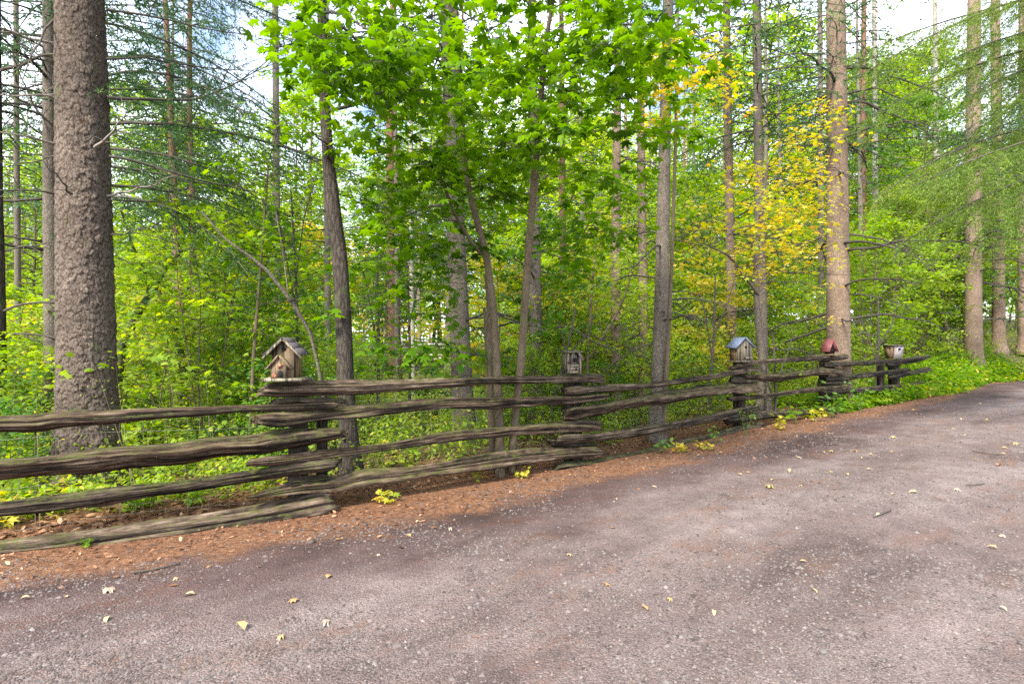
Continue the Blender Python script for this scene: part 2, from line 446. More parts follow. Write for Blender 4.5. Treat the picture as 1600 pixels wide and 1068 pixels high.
def plain(name, col, rough=.7, metal=0.0, var=.25, scale=30, bump=.2, col2=None):
    m, N, L = newmat(name)
    o = N.new('ShaderNodeOutputMaterial'); p = nnode(N, 'ShaderNodeBsdfPrincipled', Roughness=rough, Metallic=metal)
    t = N.new('ShaderNodeTexCoord'); n = nnode(N, 'ShaderNodeTexNoise', Scale=scale, Detail=5.0, Roughness=.7)
    L.new(t.outputs['Object'], n.inputs['Vector'])
    c2 = col2 or tuple(min(1, c * (1 + var)) for c in col)
    r = ramp(N, [(.35, tuple(c * (1 - var) for c in col) if col2 is None else col), (.65, c2)]); L.new(n.outputs['Fac'], r.inputs['Fac'])
    L.new(r.outputs['Color'], p.inputs['Base Color'])
    bp = nnode(N, 'ShaderNodeBump', Strength=bump, Distance=.004); L.new(n.outputs['Fac'], bp.inputs['Height']); L.new(bp.outputs[0], p.inputs['Normal'])
    L.new(p.outputs[0], o.inputs['Surface'])
    return m
M['shingle'] = plain('dark_shingle', (.06, .05, .052), .85, 0, .35, 60, .5)
M['blue_roof'] = plain('blue_grey_roof', (.13, .165, .26), .5, 0.0, .2, 14, .15)
M['red_roof'] = plain('dull_red_roof', (.22, .065, .065), .6, 0, .2, 20, .2)
M['hole'] = plain('dark_hole', (.008, .007, .006), 1.0)
M['rust'] = plain('rusty_star', (.32, .13, .08), .7, .2, .3, 50)
M['wire'] = plain('galvanised_wire', (.20, .19, .17), .6, .3, .3, 30, 0)
M['lichen_white'] = plain('white_mottled_board', (.10, .085, .08), .8, 0, 0, 45, .4, (.62, .58, .58))
M['stone_pale'] = plain('pale_stone', (.42, .37, .35), .9, 0, .3, 3, .3)
M['stem'] = plain('green_stem', (.10, .15, .035), .8, 0, .3, 8, 0)
M['stem_dry'] = plain('dry_stem', (.12, .09, .05), .9, 0, .3, 8, 0)
M['gravel'] = leafmat('gravel_stone', [(0, (.05, .040, .037)), (.4, (.12, .10, .093)), (.75, (.165, .142, .132)), (1, (.21, .185, .172))], 0.0, .9, 1.0)
M['pebble'] = plain('grey_pebble', (.11, .095, .088), .9, 0, .3, 40, .3)
M['rock'] = plain('dark_rock', (.06, .045, .036), .9, 0, .4, 10, .5)

# ------------------------------------------------------------------ the ground
FENCE = [(-11.5, 0.6), (-8.2, 1.95), (-4.95, 3.5), (-1.92, 5.05), (0.76, 7.1), (3.88, 9.8), (6.9, 12.4), (9.9, 14.8), (12.6, 17.2), (15.4, 19.8)]
LINE = np.array(FENCE + [(19.5, 22.0), (30, 26.0), (70, 38.0)])
LINE = np.concatenate([[(-60, -20.0)], LINE])

def sdist(x, y):
    """signed distance to the fence line; positive on the road side"""
    x = np.asarray(x, float); y = np.asarray(y, float)
    best = np.full(np.broadcast(x, y).shape, 1e9); sg = np.ones_like(best)
    for a, b in zip(LINE[:-1], LINE[1:]):
        d = b - a; l2 = d @ d
        t = np.clip(((x - a[0]) * d[0] + (y - a[1]) * d[1]) / l2, 0, 1)
        ex, ey = x - a[0] - t * d[0], y - a[1] - t * d[1]
        e = np.hypot(ex, ey); s_ = np.where(d[0] * ey - d[1] * ex < 0, 1.0, -1.0)
        m = e < best
        best = np.where(m, e, best); sg = np.where(m, s_, sg)
    return best * sg

def ground_h(x, y):
    x = np.asarray(x, float); y = np.asarray(y, float)
    s_ = sdist(x, y)
    beh = np.clip(-s_, 0, None)
    z = sst(0, 1.8, beh) * (.85 * sst(9, 17, x) + 0.9 * sst(18, 50, x)) + .12 * sst(8, 20, x)
    fall = sst(.6, 16, beh)
    z = z + fall * (-1.1 * (1 - sst(2, 12, x)) + .35 * sst(6, 14, x))
    z = z + 2.6 * sst(26, 70, y) * (1 - .3 * sst(-10, 10, x)) + 0.05 * sst(0, .8, beh)
    lit = sst(1.3, .3, s_) if False else (1 - sst(.35, 1.1, np.abs(s_ - .2)))
    z = z + .03 * lit * (fbm(x * 3, y * 3, s=3) - .5) - .045 * np.exp(-(s_ / .6) ** 2)
    z = z + (fbm(x * .5, y * .5, s=9) - .5) * (.06 + .25 * sst(1, 6, beh))
    z = z + (fbm(x * 2.3, y * 2.3, s=12) - .5) * (.03 + .10 * sst(.2, 2, beh))
    return z

gx = np.concatenate([np.linspace(-170, -10, 34)[:-1], np.arange(-10, 20, .125), np.linspace(20, 190, 36)])
gy = np.concatenate([np.linspace(-60, -1, 14)[:-1], np.arange(-1, 22, .115), np.linspace(22, 260, 50)])
GX, GY = np.meshgrid(gx, gy)
GZ = ground_h(GX, GY)
nxx, nyy = len(gx), len(gy)
gi = (np.arange(nyy - 1)[:, None] * nxx + np.arange(nxx - 1)[None]).ravel()
GQ = np.stack([gi, gi + 1, gi + nxx + 1, gi + nxx], 1)

def groundmat():
    m, N, L = newmat('forest_ground_and_gravel')
    o = N.new('ShaderNodeOutputMaterial'); p = nnode(N, 'ShaderNodeBsdfPrincipled', Roughness=0.9)
    p.inputs['Specular IOR Level'].default_value = 0.25
    geo = N.new('ShaderNodeNewGeometry'); P = geo.outputs['Position']
    sd = nnode(N, 'ShaderNodeAttribute', attribute_name='edge')
    def noise(s_, d=5.0, r_=.65, scl=None):
        n = nnode(N, 'ShaderNodeTexNoise', Scale=s_, Detail=d, Roughness=r_)
        if scl:
            mp = nnode(N, 'ShaderNodeMapping', vector_type='TEXTURE'); mp.inputs['Scale'].default_value = tuple(1 / q for q in scl); mp.inputs['Rotation'].default_value = (0, 0, R(39)); L.new(P, mp.inputs[0]); L.new(mp.outputs[0], n.inputs['Vector'])
        else: L.new(P, n.inputs['Vector'])
        return n
    def mixc(a, b, f, bt='MIX'):
        x = nnode(N, 'ShaderNodeMix', data_type='RGBA', blend_type=bt)
        for s_, v in (('A', a), ('B', b), ('Factor', f)):
            if isinstance(v, (tuple, float, int)): x.inputs[s_].default_value = (*v, 1) if isinstance(v, tuple) else v
            else: L.new(v, x.inputs[s_])
        return x.outputs['Result']
    # road: packed gravel, mauve-grey, with damp dark patches along the ruts
    nbig = noise(.62, 4.0, .6, (.45, 1.5, 1)); nmid = noise(3.2, 5.0); nfine = noise(90, 4.0, .8); ngr = noise(28, 5.0, .75)
    rb = ramp(N, [(.34, (.075, .058, .053)), (.43, (.125, .101, .094)), (.54, (.160, .136, .128)), (.68, (.195, .172, .162))]); L.new(nbig.outputs['Fac'], rb.inputs['Fac'])
    rm = ramp(N, [(.3, (.70, .62, .62)), (.7, (1.3, 1.18, 1.18))]); L.new(nmid.outputs['Fac'], rm.inputs['Fac'])
    rf = ramp(N, [(.32, (.45, .43, .43)), (.5, (.98, .97, .96)), (.7, (1.7, 1.68, 1.65))]); L.new(nfine.outputs['Fac'], rf.inputs['Fac'])
    vo = nnode(N, 'ShaderNodeTexVoronoi', feature='F1', Scale=105.0); L.new(P, vo.inputs['Vector'])
    bw = N.new('ShaderNodeRGBToBW'); L.new(vo.outputs['Color'], bw.inputs['Color'])
    vr = ramp(N, [(.2, (.62, .6, .6)), (.6, (1.0, 1.0, 1.0)), (.85, (1.5, 1.48, 1.45))]); L.new(bw.outputs[0], vr.inputs['Fac'])
    road = mixc(rb.outputs['Color'], rm.outputs['Color'], .85, 'MULTIPLY')
    road = mixc(road, rf.outputs['Color'], .75, 'MULTIPLY'); road = mixc(road, vr.outputs['Color'], .42, 'MULTIPLY')
    # rusty needle patches drifting over the road
    npz = noise(1.5, 7.0, .72, (.6, 1.3, 1)); pr = ramp(N, [(.53, (0, 0, 0)), (.66, (.6, .6, .6))]); L.new(npz.outputs['Fac'], pr.inputs['Fac'])
    road = mixc(road, (.15, .08, .05), pr.outputs['Color'])
    # needle litter by the fence
    nl = noise(24, 7.0, .8); rl = ramp(N, [(.3, (.04, .02, .013)), (.5, (.16, .072, .036)), (.66, (.31, .17, .09)), (.8, (.42, .30, .19))]); L.new(nl.outputs['Fac'], rl.inputs['Fac'])
    # blend by the distance to the fence, broken up
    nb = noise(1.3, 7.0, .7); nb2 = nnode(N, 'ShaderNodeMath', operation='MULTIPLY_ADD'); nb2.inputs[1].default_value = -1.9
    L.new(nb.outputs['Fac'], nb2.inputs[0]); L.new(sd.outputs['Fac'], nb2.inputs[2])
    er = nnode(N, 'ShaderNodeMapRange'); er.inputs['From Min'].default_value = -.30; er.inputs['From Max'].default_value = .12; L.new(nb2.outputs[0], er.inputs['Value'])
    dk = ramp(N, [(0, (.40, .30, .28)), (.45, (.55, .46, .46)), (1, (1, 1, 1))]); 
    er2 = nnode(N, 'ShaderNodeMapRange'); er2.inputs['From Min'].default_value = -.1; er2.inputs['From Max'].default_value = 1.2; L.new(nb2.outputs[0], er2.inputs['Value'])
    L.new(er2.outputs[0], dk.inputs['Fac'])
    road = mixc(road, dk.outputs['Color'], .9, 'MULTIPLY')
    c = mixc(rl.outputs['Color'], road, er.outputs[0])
    # forest floor
    nf = noise(6, 7.0, .75); rr_ = ramp(N, [(.3, (.05, .045, .02)), (.5, (.12, .10, .045)), (.7, (.14, .17, .05))]); L.new(nf.outputs['Fac'], rr_.inputs['Fac'])
    fr = nnode(N, 'ShaderNodeMapRange'); fr.inputs['From Min'].default_value = -1.6; fr.inputs['From Max'].default_value = -.4; L.new(sd.outputs['Fac'], fr.inputs['Value'])
    c = mixc(rr_.outputs['Color'], c, fr.outputs[0])
    L.new(c, p.inputs['Base Color'])
    hh = nnode(N, 'ShaderNodeMath', operation='MULTIPLY_ADD'); hh.inputs[1].default_value = .5
    L.new(nfine.outputs['Fac'], hh.inputs[0]); L.new(ngr.outputs['Fac'], hh.inputs[2])
    h2 = nnode(N, 'ShaderNodeMath', operation='MULTIPLY_ADD'); h2.inputs[1].default_value = -.9; L.new(vo.outputs['Distance'], h2.inputs[0]); L.new(hh.outputs[0], h2.inputs[2])
    bp = nnode(N, 'ShaderNodeBump', Strength=.8, Distance=.012); L.new(h2.outputs[0], bp.inputs['Height']); L.new(bp.outputs[0], p.inputs['Normal'])
    L.new(p.outputs[0], o.inputs['Surface'])
    return m
M['ground'] = groundmat()
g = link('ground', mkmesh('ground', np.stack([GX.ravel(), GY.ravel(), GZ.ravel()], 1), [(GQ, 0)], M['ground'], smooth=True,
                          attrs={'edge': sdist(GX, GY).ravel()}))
tag(g, kind='structure', label='gravel driveway and needle covered forest floor')

def gh(x, y): return float(ground_h(np.array([x]), np.array([y]))[0])
def PX(px, py, d):
    return np.array([(px - 800) / FPX * d, d, CAM_Z - (py - 534) / FPX * d])
def online(px, py, k, off=0.0):
    """point of the fence panel k (between posts k and k+1) seen at that picture point"""
    a = np.array(FENCE[k]); b = np.array(FENCE[k + 1]); d = (b - a) / np.linalg.norm(b - a)
    nrm = np.array([d[1], -d[0]])
    a = a + nrm * off
    q = (px - 800) / FPX           # lateral = q*depth
    # a + t d = (q*y, y)
    t = (q * a[1] - a[0]) / (d[0] - q * d[1])
    y = a[1] + t * d[1]
    return PX(px, py, y)

# ------------------------------------------------------------------ split rail fence
def rail_mesh(ctrl, k, seed, m, off=0.0, flat=1.0):
    g_ = np.random.default_rng(seed)
    pts = []
    for px, y0, y1 in ctrl:
        q = online(px, (y0 + y1) / 2, k, off)
        pts.append((*q, (y1 - y0) / 2 / FPX * q[1]))
    P = resample(pts, 130)
    n = len(P); t = np.linspace(0, 1, n)
    rad = P[:, 3] * (1 + .12 * (vn(t * 9, t * 0, s=seed) - .5))
    e = np.minimum(t, 1 - t)
    rad = rad * (0.72 + .28 * sst(0, .03, e))
    path = P[:, :3].copy()
    path[:, 2] += (vn(t * 7, t * 0 + 3, s=seed) - .5) * .010
    ns = 44
    ph = g_.uniform(0, 6.28); kf = 3 if seed % 2 else 4; rot = g_.uniform(-.5, .5)
    def disp(TH, LL):
        c, s_ = np.cos(TH), np.sin(TH)
        # split wood: flat riven faces that turn slowly along the rail
        A_ = np.mod(TH + rot + .18 * LL + .5 * (vn(LL * .8, LL * 0 + 7, s=seed) - .5), 2 * math.pi / kf) - math.pi / kf
        poly = math.cos(math.pi / kf) / np.cos(A_)
        poly = np.minimum(poly, .97) * (1.10 if kf == 3 else 1.0) + (.22 if kf == 3 else .08)
        poly = poly / 1.05
        gro = fbm(c * 3.2 + 9, s_ * 2.6 + 9, LL * .45, s=seed, o=2)
        g2 = np.abs(vn(c * 3.6 + 9, s_ * 3.6 + 3, LL * .5, s=seed + 5) - .5) * 2
        g3 = np.abs(vn(c * 6.5 + 9, s_ * 6.5 + 3, LL * .9, s=seed + 6) - .5) * 2
        kn = vn(c * 1.2 + 4, s_ * 1.2 + 4, LL * 3.0, s=seed + 9)
        return poly * (.86 + .30 * gro) * (1 - .40 * (1 - sst(0, .20, g2)) - .22 * (1 - sst(0, .26, g3))) + .08 * (kn - .5)
    V, Q, UV, T = tube(path, rad, ns, disp=disp, ell=(1.0 * flat, 1.0))
    # ragged ends
    ax = (path[-1] - path[0]); ax /= np.linalg.norm(ax)
    for row, sg in ((0, -1), (n - 1, 1)):
        j = np.arange(ns)
        V[row * ns + j] += ax[None] * sg * (.03 * vn(j * .45, j * 0., s=seed) + .035 * np.sin(j * .14 + ph))[:, None]
    b = V[: n * ns].mean(0)
    me = mkmesh('rail', V, [(Q, 0), (T, 0)], m, uv=UV, smooth=False)
    me.polygons.foreach_set('use_smooth', np.r_[np.ones(len(Q), bool), np.zeros(len(T), bool)])
    return me

fence = thing('split_rail_fence', 'weathered split rail fence of stacked cedar rails beside the gravel drive', 'fence', (0, 0, 0))
RAILS = [
 # panel (index of its first post), material, (px, top, bottom) ...
 (2, 'rail', [(-60, 651, 680), (0, 647, 675), (60, 646, 676), (94, 641, 668), (187, 637, 663), (281, 634, 653), (375, 632, 645), (450, 630, 643), (500, 628, 641), (530, 628, 640)]),
 (2, 'rail', [(-60, 722, 753), (0, 716, 750), (60, 712, 744), (140, 700, 738), (200, 695, 728), (281, 690, 724), (340, 682, 714), (400, 677, 712), (470, 667, 700), (520, 667, 690), (536, 668, 686)]),
 (2, 'rail_dark', [(-60, 788, 812), (0, 783, 807), (90, 772, 799), (187, 760, 785), (281, 750, 770), (375, 735, 755), (470, 721, 743), (525, 715, 736)]),
 (2, 'rail_grey', [(-60, 852, 884), (0, 848, 878), (100, 836, 868), (187, 824, 856), (281, 810, 842), (375, 794, 828), (450, 779, 816), (515, 768, 806)]),
 (3, 'rail_grey', [(413, 594, 622), (470, 594, 620), (560, 593, 619), (640, 593, 612), (700, 590, 606), (770, 588, 601), (850, 584, 600), (890, 582, 600), (942, 581, 600)]),
 (3, 'rail', [(402, 644, 668), (440, 645, 672), (500, 638, 660), (560, 632, 657), (620, 628, 648), (700, 622, 640), (760, 622, 640), (800, 620, 637), (880, 617, 632), (950, 614, 624)]),
 (3, 'rail', [(392, 713, 730), (440, 708, 728), (500, 700, 720), (600, 690, 706), (700, 671, 691), (760, 668, 687), (800, 663, 682), (885, 658, 675), (936, 664, 675)]),
 (3, 'rail', [(392, 773, 781), (430, 762, 777), (470, 752, 772), (520, 746, 770), (570, 733, 760), (640, 730, 750), (700, 719, 744), (760, 708, 738), (800, 704, 731), (880, 698, 720), (938, 699, 714)]),
 (4, 'rail_grey', [(884, 601, 620), (930, 601, 615), (1000, 598, 608), (1040, 594, 604), (1060, 589, 601), (1110, 584, 594), (1145, 577, 587), (1182, 572, 581)]),
 (4, 'rail', [(884, 634, 659), (940, 628, 647), (1000, 617, 636), (1050, 611, 631), (1100, 602, 622), (1150, 598, 617), (1182, 598, 615)]),
 (4, 'rail_grey', [(872, 678, 695), (930, 675, 691), (1000, 665, 682), (1050, 657, 672), (1100, 648, 662), (1150, 637, 651), (1182, 630, 643)]),
 (4, 'rail_dark', [(868, 722, 740), (930, 716, 732), (1000, 704, 718), (1060, 689, 706), (1110, 679, 697), (1150, 666, 686), (1194, 657, 678)]),
 (5, 'rail_grey', [(1150, 566, 576), (1175, 561, 571), (1230, 557, 567), (1290, 553, 563), (1324, 552, 562)]),
 (5, 'rail', [(1162, 582, 595), (1220, 583, 595), (1270, 574, 588), (1290, 573, 588), (1316, 576, 587)]),
 (5, 'rail', [(1138, 618, 627), (1200, 614, 623), (1260, 604, 614), (1312, 599, 611)]),
 (5, 'rail_dark', [(1138, 652, 664), (1200, 644, 655), (1250, 640, 650), (1312, 632, 645)]),
 (6, 'rail_dark', [(1288, 565, 575), (1340, 563, 572), (1400, 560, 568), (1445, 554, 562)]),
 (6, 'rail_dark', [(1290, 588, 597), (1340, 584, 592), (1390, 577, 585), (1420, 573, 581)]),
 (6, 'rail_dark', [(1282, 606, 617), (1350, 603, 614), (1412, 598, 609)]),
 (6, 'rail_dark', [(1286, 636, 655), (1340, 628, 648), (1410, 612, 633)]),
 (7, 'rail_dark', [(1386, 566, 574), (1430, 559, 567), (1452, 553, 560)]),
 (7, 'rail_dark', [(1388, 586, 593), (1430, 578, 586), (1452, 573, 581)]),
 (7, 'rail_dark', [(1388, 604, 616), (1430, 597, 608), (1450, 590, 600)]),
]
for i, (k, mt, ctrl) in enumerate(RAILS):
    link('rail', rail_mesh(ctrl, k, 40 + i * 3, M[mt], off=.0), fence)
# the panels that run on outside the picture at the left
for (k, zs) in ((0, (.35, .62, .92, .12)), (1, (.38, .66, .95, .13))):
    for i, z in enumerate(zs):
        a, b = np.array([*FENCE[k], z]), np.array([*FENCE[k + 1], z + .02])
        d = (b - a) / np.linalg.norm(b - a)
        mb = MB(); addtube(mb, resample([a - d * .25, (a + b) / 2 + [0, 0, .02], b + d * .2], 20), .065, 10)
        mb.build('rail', M['rail'], fence, smooth=True)
# blocks packed between the rail ends at the posts
BLOCKS = [(3, 'rail_dark', [(430, 620, 634), (480, 618, 632), (537, 620, 632)]), (3, 'post', [(450, 744, 762), (500, 741, 757), (522, 743, 755)]),
          (4, 'rail_dark', [(876, 655, 672), (905, 652, 668), (938, 656, 667)]), (4, 'post', [(860, 684, 700), (905, 688, 702), (928, 690, 700)]),
          (5, 'rail_dark', [(1142, 571, 580), (1178, 570, 580)]), (5, 'post', [(1142, 588, 600), (1172, 586, 600)]), (5, 'rail_dark', [(1134, 650, 664), (1196, 640, 652)]),
          (6, 'rail_dark', [(1280, 592, 604), (1325, 592, 600)]), (6, 'rail_dark', [(1285, 560, 566), (1320, 555, 562)]), (6, 'post', [(1282, 616, 630), (1320, 612, 626)])]
for i, (k, mt, ctrl) in enumerate(BLOCKS):
    link('spacer_block', rail_mesh(ctrl, k, 140 + i * 3, M[mt], off=-.03), fence)
POSTS = [(3, 466, 606, 28, -.16), (3, 503, 640, 16, -.2), (4, 895, 584, 26, -.14), (5, 1155, 566, 17, -.12), (6, 1287, 560, 14, -.12), (7, 1397, 562, 16, -.1), (7, 1376, 570, 10, -.1)]
for k, px, top, wd, off in POSTS:
    q = online(px, top, k if k < 9 else 8, off)
    x, y = q[0], q[1]; r_ = wd / 2 / FPX * y
    z0 = gh(x, y) - .15
    mb = MB(); n = 24
    P = np.stack([np.full(n, x), np.full(n, y), np.linspace(z0, q[2], n)], 1)
    addtube(mb, P, r_ * 1.05, 12, disp=lambda T, L: (1 + .12 * np.cos(4 * T + .5)) * (.85 + .3 * fbm(np.cos(T) * 3 + 5, np.sin(T) * 3 + 5, L * 1.2, s=int(px))))
    mb.build('post', M['post'], fence, smooth=True)

# wire mesh strung along the back of the rails
wf = thing('wire_mesh_fence', 'thin galvanised wire mesh strung behind the wooden rails', 'wire fence')
hz = MB(); vt = MB()
for k in (2, 3, 4):
    a, b = np.array(FENCE[k]), np.array(FENCE[k + 1]); d = (b - a) / np.linalg.norm(b - a); nr = np.array([-d[1], d[0]]) * .22
    L_ = np.linalg.norm(b - a)
    za, zb = gh(*(a + nr)), gh(*(b + nr))
    for z in (.1, .2, .3, .42, .54, .66, .78, .92):
        p = [(*(a + nr + (b - a) * t), za + (zb - za) * t + z + .02 * math.sin(9 * t + z * 20)) for t in np.linspace(0, 1, 10)]
        addtube(hz, p, 0.0011, 4, cap=False)
    for t in np.arange(0, 1, .16 / L_):
        q = a + nr + (b - a) * t; z = za + (zb - za) * t
        addtube(vt, [(q[0], q[1], z), (q[0] + .01 * math.sin(t * 60), q[1], z + .45), (q[0], q[1], z + .93)], 0.0010, 4, cap=False)
hz.build('line_wire', M['wire'], wf); vt.build('stay_wire', M['wire'], wf)

# ------------------------------------------------------------------ birdhouses
def rotz(a):
    c, s_ = math.cos(a), math.sin(a); return np.array([[c, -s_, 0], [s_, c, 0], [0, 0, 1.0]])
def prism(mb, prof, y0, y1, m=0):
    """extrude an x,z outline (counter-clockwise seen from -y) from y0 to y1"""
    n = len(prof)
    V = np.array([(x, y0, z) for x, z in prof] + [(x, y1, z) for x, z in prof])
    uv = np.stack([V[:, 0] + V[:, 1] * .7, V[:, 2]], 1)
    o = mb.n
    mb.add(V, [(i, (i + 1) % n, (i + 1) % n + n, i + n) for i in range(n)], m, uv)
    c0 = (np.mean([p[0] for p in prof]), np.mean([p[1] for p in prof]))
    mb.F.setdefault((n, m), []).append(np.array([list(range(n))[::-1]]) + o)
    mb.F.setdefault((n, m), []).append(np.array([list(range(n, 2 * n))]) + o)
def disc(mb, cx, cz, r, y, n=20, arch=False, depth=.02):
    prof = [(cx + r * math.cos(a), cz + r * math.sin(a)) for a in np.linspace(0, 2 * math.pi, n, endpoint=False)]
    if arch: prof = [(cx + r * math.cos(a), cz + r * math.sin(a)) for a in np.linspace(0, math.pi, n // 2)] + [(cx - r, cz - r * 2.0), (cx + r, cz - r * 2.0)]
    prism(mb, prof[::1], y - depth, y + depth)
def slope(mb, x0, z0, x1, z1, y0, y1, th, m=0):
    d = np.array([x1 - x0, z1 - z0]); d /= np.linalg.norm(d); n_ = np.array([-d[1], d[0]]) * th
    if n_[1] < 0: n_ = -n_
    prism(mb, [(x0, z0), (x1, z1), (x1 + n_[0], z1 + n_[1]), (x0 + n_[0], z0 + n_[1])], y0, y1, m)

# 1: two-storey tan house with a shingled roof, a porch gable and a rusty star
q = online(449, 594, 3, .0)
t = thing('birdhouse', 'tan wooden birdhouse with dark shingled roof, porch gable and rusty star on a flat board', 'birdhouse', (q[0], q[1], q[2]), R(6), 'birdhouses on the fence posts')
W, D, H = .20, .21, .255     # wall
mb = MB(); mb.box((.0, -.02, .014), (.325, .31, .026)); mb.box((.05, .15, .004), (.26, .07, .022)); mb.build('base_board', M['bh_pale'], t)
mb = MB(); pk = H + .105
prism(mb, [(-W / 2, .028), (W / 2, .028), (W / 2, H), (0, pk), (-W / 2, H)], -D / 2, -D / 2 + .018)
fw = mb.build('front_wall', M['bh_tan'], t)
for i in range(5):
    for sx in (-1, 1):
        mb = MB(); yy = -D / 2 + .02 + (i + .5) * (D - .02) / 5; mb.box((sx * (W / 2 - .008 + .004 * (i % 2)), yy, .028 + (H - .028) / 2), (.016, (D - .02) / 5 - .004, H - .028)); mb.build('side_plank', M['bh_side'], t)
mb = MB(); prism(mb, [(-W / 2, .028), (W / 2, .028), (W / 2, H), (0, pk), (-W / 2, H)], D / 2, D / 2 + .014); mb.build('back_wall', M['bh_side'], t)
ov = .055; sl = (pk - H) / (W / 2)
for sx in (-1, 1):
    for r_i in range(3):   # three courses of shingle boards, lapped
        a0, a1 = r_i / 3, (r_i + 1) / 3 + .03
        xe = W / 2 + ov
        mb = MB(); lift = .012 + .005 * (2 - r_i) 
        x0, x1 = xe * (1 - a0), xe * max(0, 1 - a1)
        slope(mb, sx * x0, pk + .004 - sl * x0 + lift, sx * x1, pk + .004 - sl * x1 + lift - .004, -D / 2 - .05, D / 2 + .05, .008)
        mb.build('shingle', M['shingle'], t)
    mb = MB(); slope(mb, sx * (W / 2 + ov), pk - sl * (W / 2 + ov) - .008, 0, pk - .008, -D / 2 - .052, -D / 2 - .036, .019); mb.build('barge_board', M['bh_pale'], t)
mb = MB(); disc(mb, .0, H + .022, .017, -D / 2 - .001, depth=.004); mb.build('entrance_hole', M['hole'], fw)
# porch
mb = MB(); pw, pd = .135, .05; px0 = -.025; ph_ = .135; pp = .215
prism(mb, [(px0 - pw / 2, .028), (px0 + pw / 2, .028), (px0 + pw / 2, ph_), (px0, pp), (px0 - pw / 2, ph_)], -D / 2 - pd, -D / 2 - .0015); pc = mb.build('porch', M['bh_tan'], t)
for sx in (-1, 1):
    xe = pw / 2 + .03; s2 = (pp - ph_) / (pw / 2)
    mb = MB(); slope(mb, px0 + sx * xe, pp - s2 * xe + .002, px0, pp + .002, -D / 2 - pd - .02, -D / 2 - .003, .015); mb.build('porch_roof', M['bh_tan'], t)
mb = MB(); disc(mb, px0 + .01, .075, .021, -D / 2 - pd - .001, arch=True, depth=.004); mb.build('arched_doorway', M['hole'], pc)
mb = MB(); st = []
for i in range(10):
    a = math.pi / 2 + i * math.pi / 5; r_ = .028 if i % 2 == 0 else .010; st.append((px0 + .01 + r_ * math.cos(a), .135 + r_ * math.sin(a)))
prism(mb, st, -D / 2 - pd - .012, -D / 2 - pd - .002); star = mb.build('star', M['rust'], t)
mb = MB(); addtube(mb, [(px0 + .01, -D / 2 - pd - .008, .158), (px0 + .01, -D / 2 - pd - .008, .20)], .002, 5); mb.build('star_hanger', M['rust'], star)
mb = MB()
for i in range(14):
    a = i * 2.4; r_ = .018 * math.sqrt(i / 14)
    mb.box((px0 - .04 + r_ * math.cos(a), -D / 2 - pd - .004, .052 + r_ * math.sin(a)), (.009, .01, .009), rotz(a))
mb.build('wreath', M['rust'], t)

# 2: small grey box with slatted, broken gable
q = online(893, 582, 4, -.02)
t = thing('birdhouse', 'small weathered grey birdhouse with steep leaning slat roof and dark opening', 'birdhouse', (q[0], q[1], q[2] - .01), R(24), 'birdhouses on the fence posts')
mb = MB(); mb.box((-.085, 0, .13), (.014, .17, .24)); mb.box((.085, 0, .13), (.014, .17, .26)); mb.build('side_wall', M['bh_old'], t)
mb = MB(); mb.box((0, .07, .13), (.155, .014, .25)); mb.build('back_wall', M['post'], t)
for i, z in enumerate((.022, .062, .1)):
    mb = MB(); mb.box((0, -.06 - .004 * (i % 2), z), (.155, .016, .034)); mb.build('front_slat', M['bh_pale' if i != 1 else 'bh_old'], t)
mb = MB(); mb.box((0, -.055, .18), (.155, .012, .12)); fw = mb.build('front_wall', M['bh_old'], t)
mb = MB(); disc(mb, .01, .17, .03, -.063, depth=.004); mb.build('entrance_hole', M['hole'], fw)
mb = MB(); slope(mb, -.085, .12, .01, .285, -.10, -.082, .026); mb.build('barge_board', M['bh_old'], t)
mb = MB(); slope(mb, .10, .16, .01, .285, -.10, -.082, .026); mb.build('barge_board', M['bh_old'], t)
mb = MB(); mb.box((0, -.01, .272), (.21, .20, .014)); mb.build('roof', M['bh_old'], t)

# 3: pale box with a blue-grey roof
q = online(1157, 563, 5, -.02)
t = thing('birdhouse', 'pale round-shouldered birdhouse with blue-grey roof and a small round hole', 'birdhouse', (q[0], q[1], q[2]), R(13), 'birdhouses on the fence posts')
W, D, H = .27, .24, .27; pk = .39
mb = MB(); prism(mb, [(-W / 2, 0), (W / 2, 0), (W / 2 + .01, H - .04), (W / 2 - .02, H + .03), (0, pk), (-W / 2 + .02, H + .03), (-W / 2 - .01, H - .04)], -D / 2, -D / 2 + .018); fw = mb.build('front_wall', M['bh_pale'], t)
for sx in (-1, 1):
    mb = MB(); mb.box((sx * (W / 2 - .01), .01, H / 2), (.018, D - .024, H)); mb.build('side_wall', M['bh_brown'], t)
mb = MB(); mb.box((0, D / 2 - .008, .15), (W - .04, .014, .29)); mb.build('back_wall', M['bh_brown'], t)
for sx in (-1, 1):
    mb = MB(); slope(mb, sx * (W / 2 + .05), H - .055, 0, pk + .004, -D / 2 - .035, D / 2 + .05, .014); mb.build('roof_panel', M['blue_roof'], t)
mb = MB(); disc(mb, .02, .235, .024, -D / 2 - .001, depth=.004); mb.build('entrance_hole', M['hole'], fw)
mb = MB(); mb.box((.06, -D / 2 - .03, .05), (.13, .05, .03)); mb.build('perch_ledge', M['bh_old'], t)
mb = MB(); mb.box((0, 0, -.01), (.34, .30, .02)); mb.build('base_board', M['bh_old'], t)

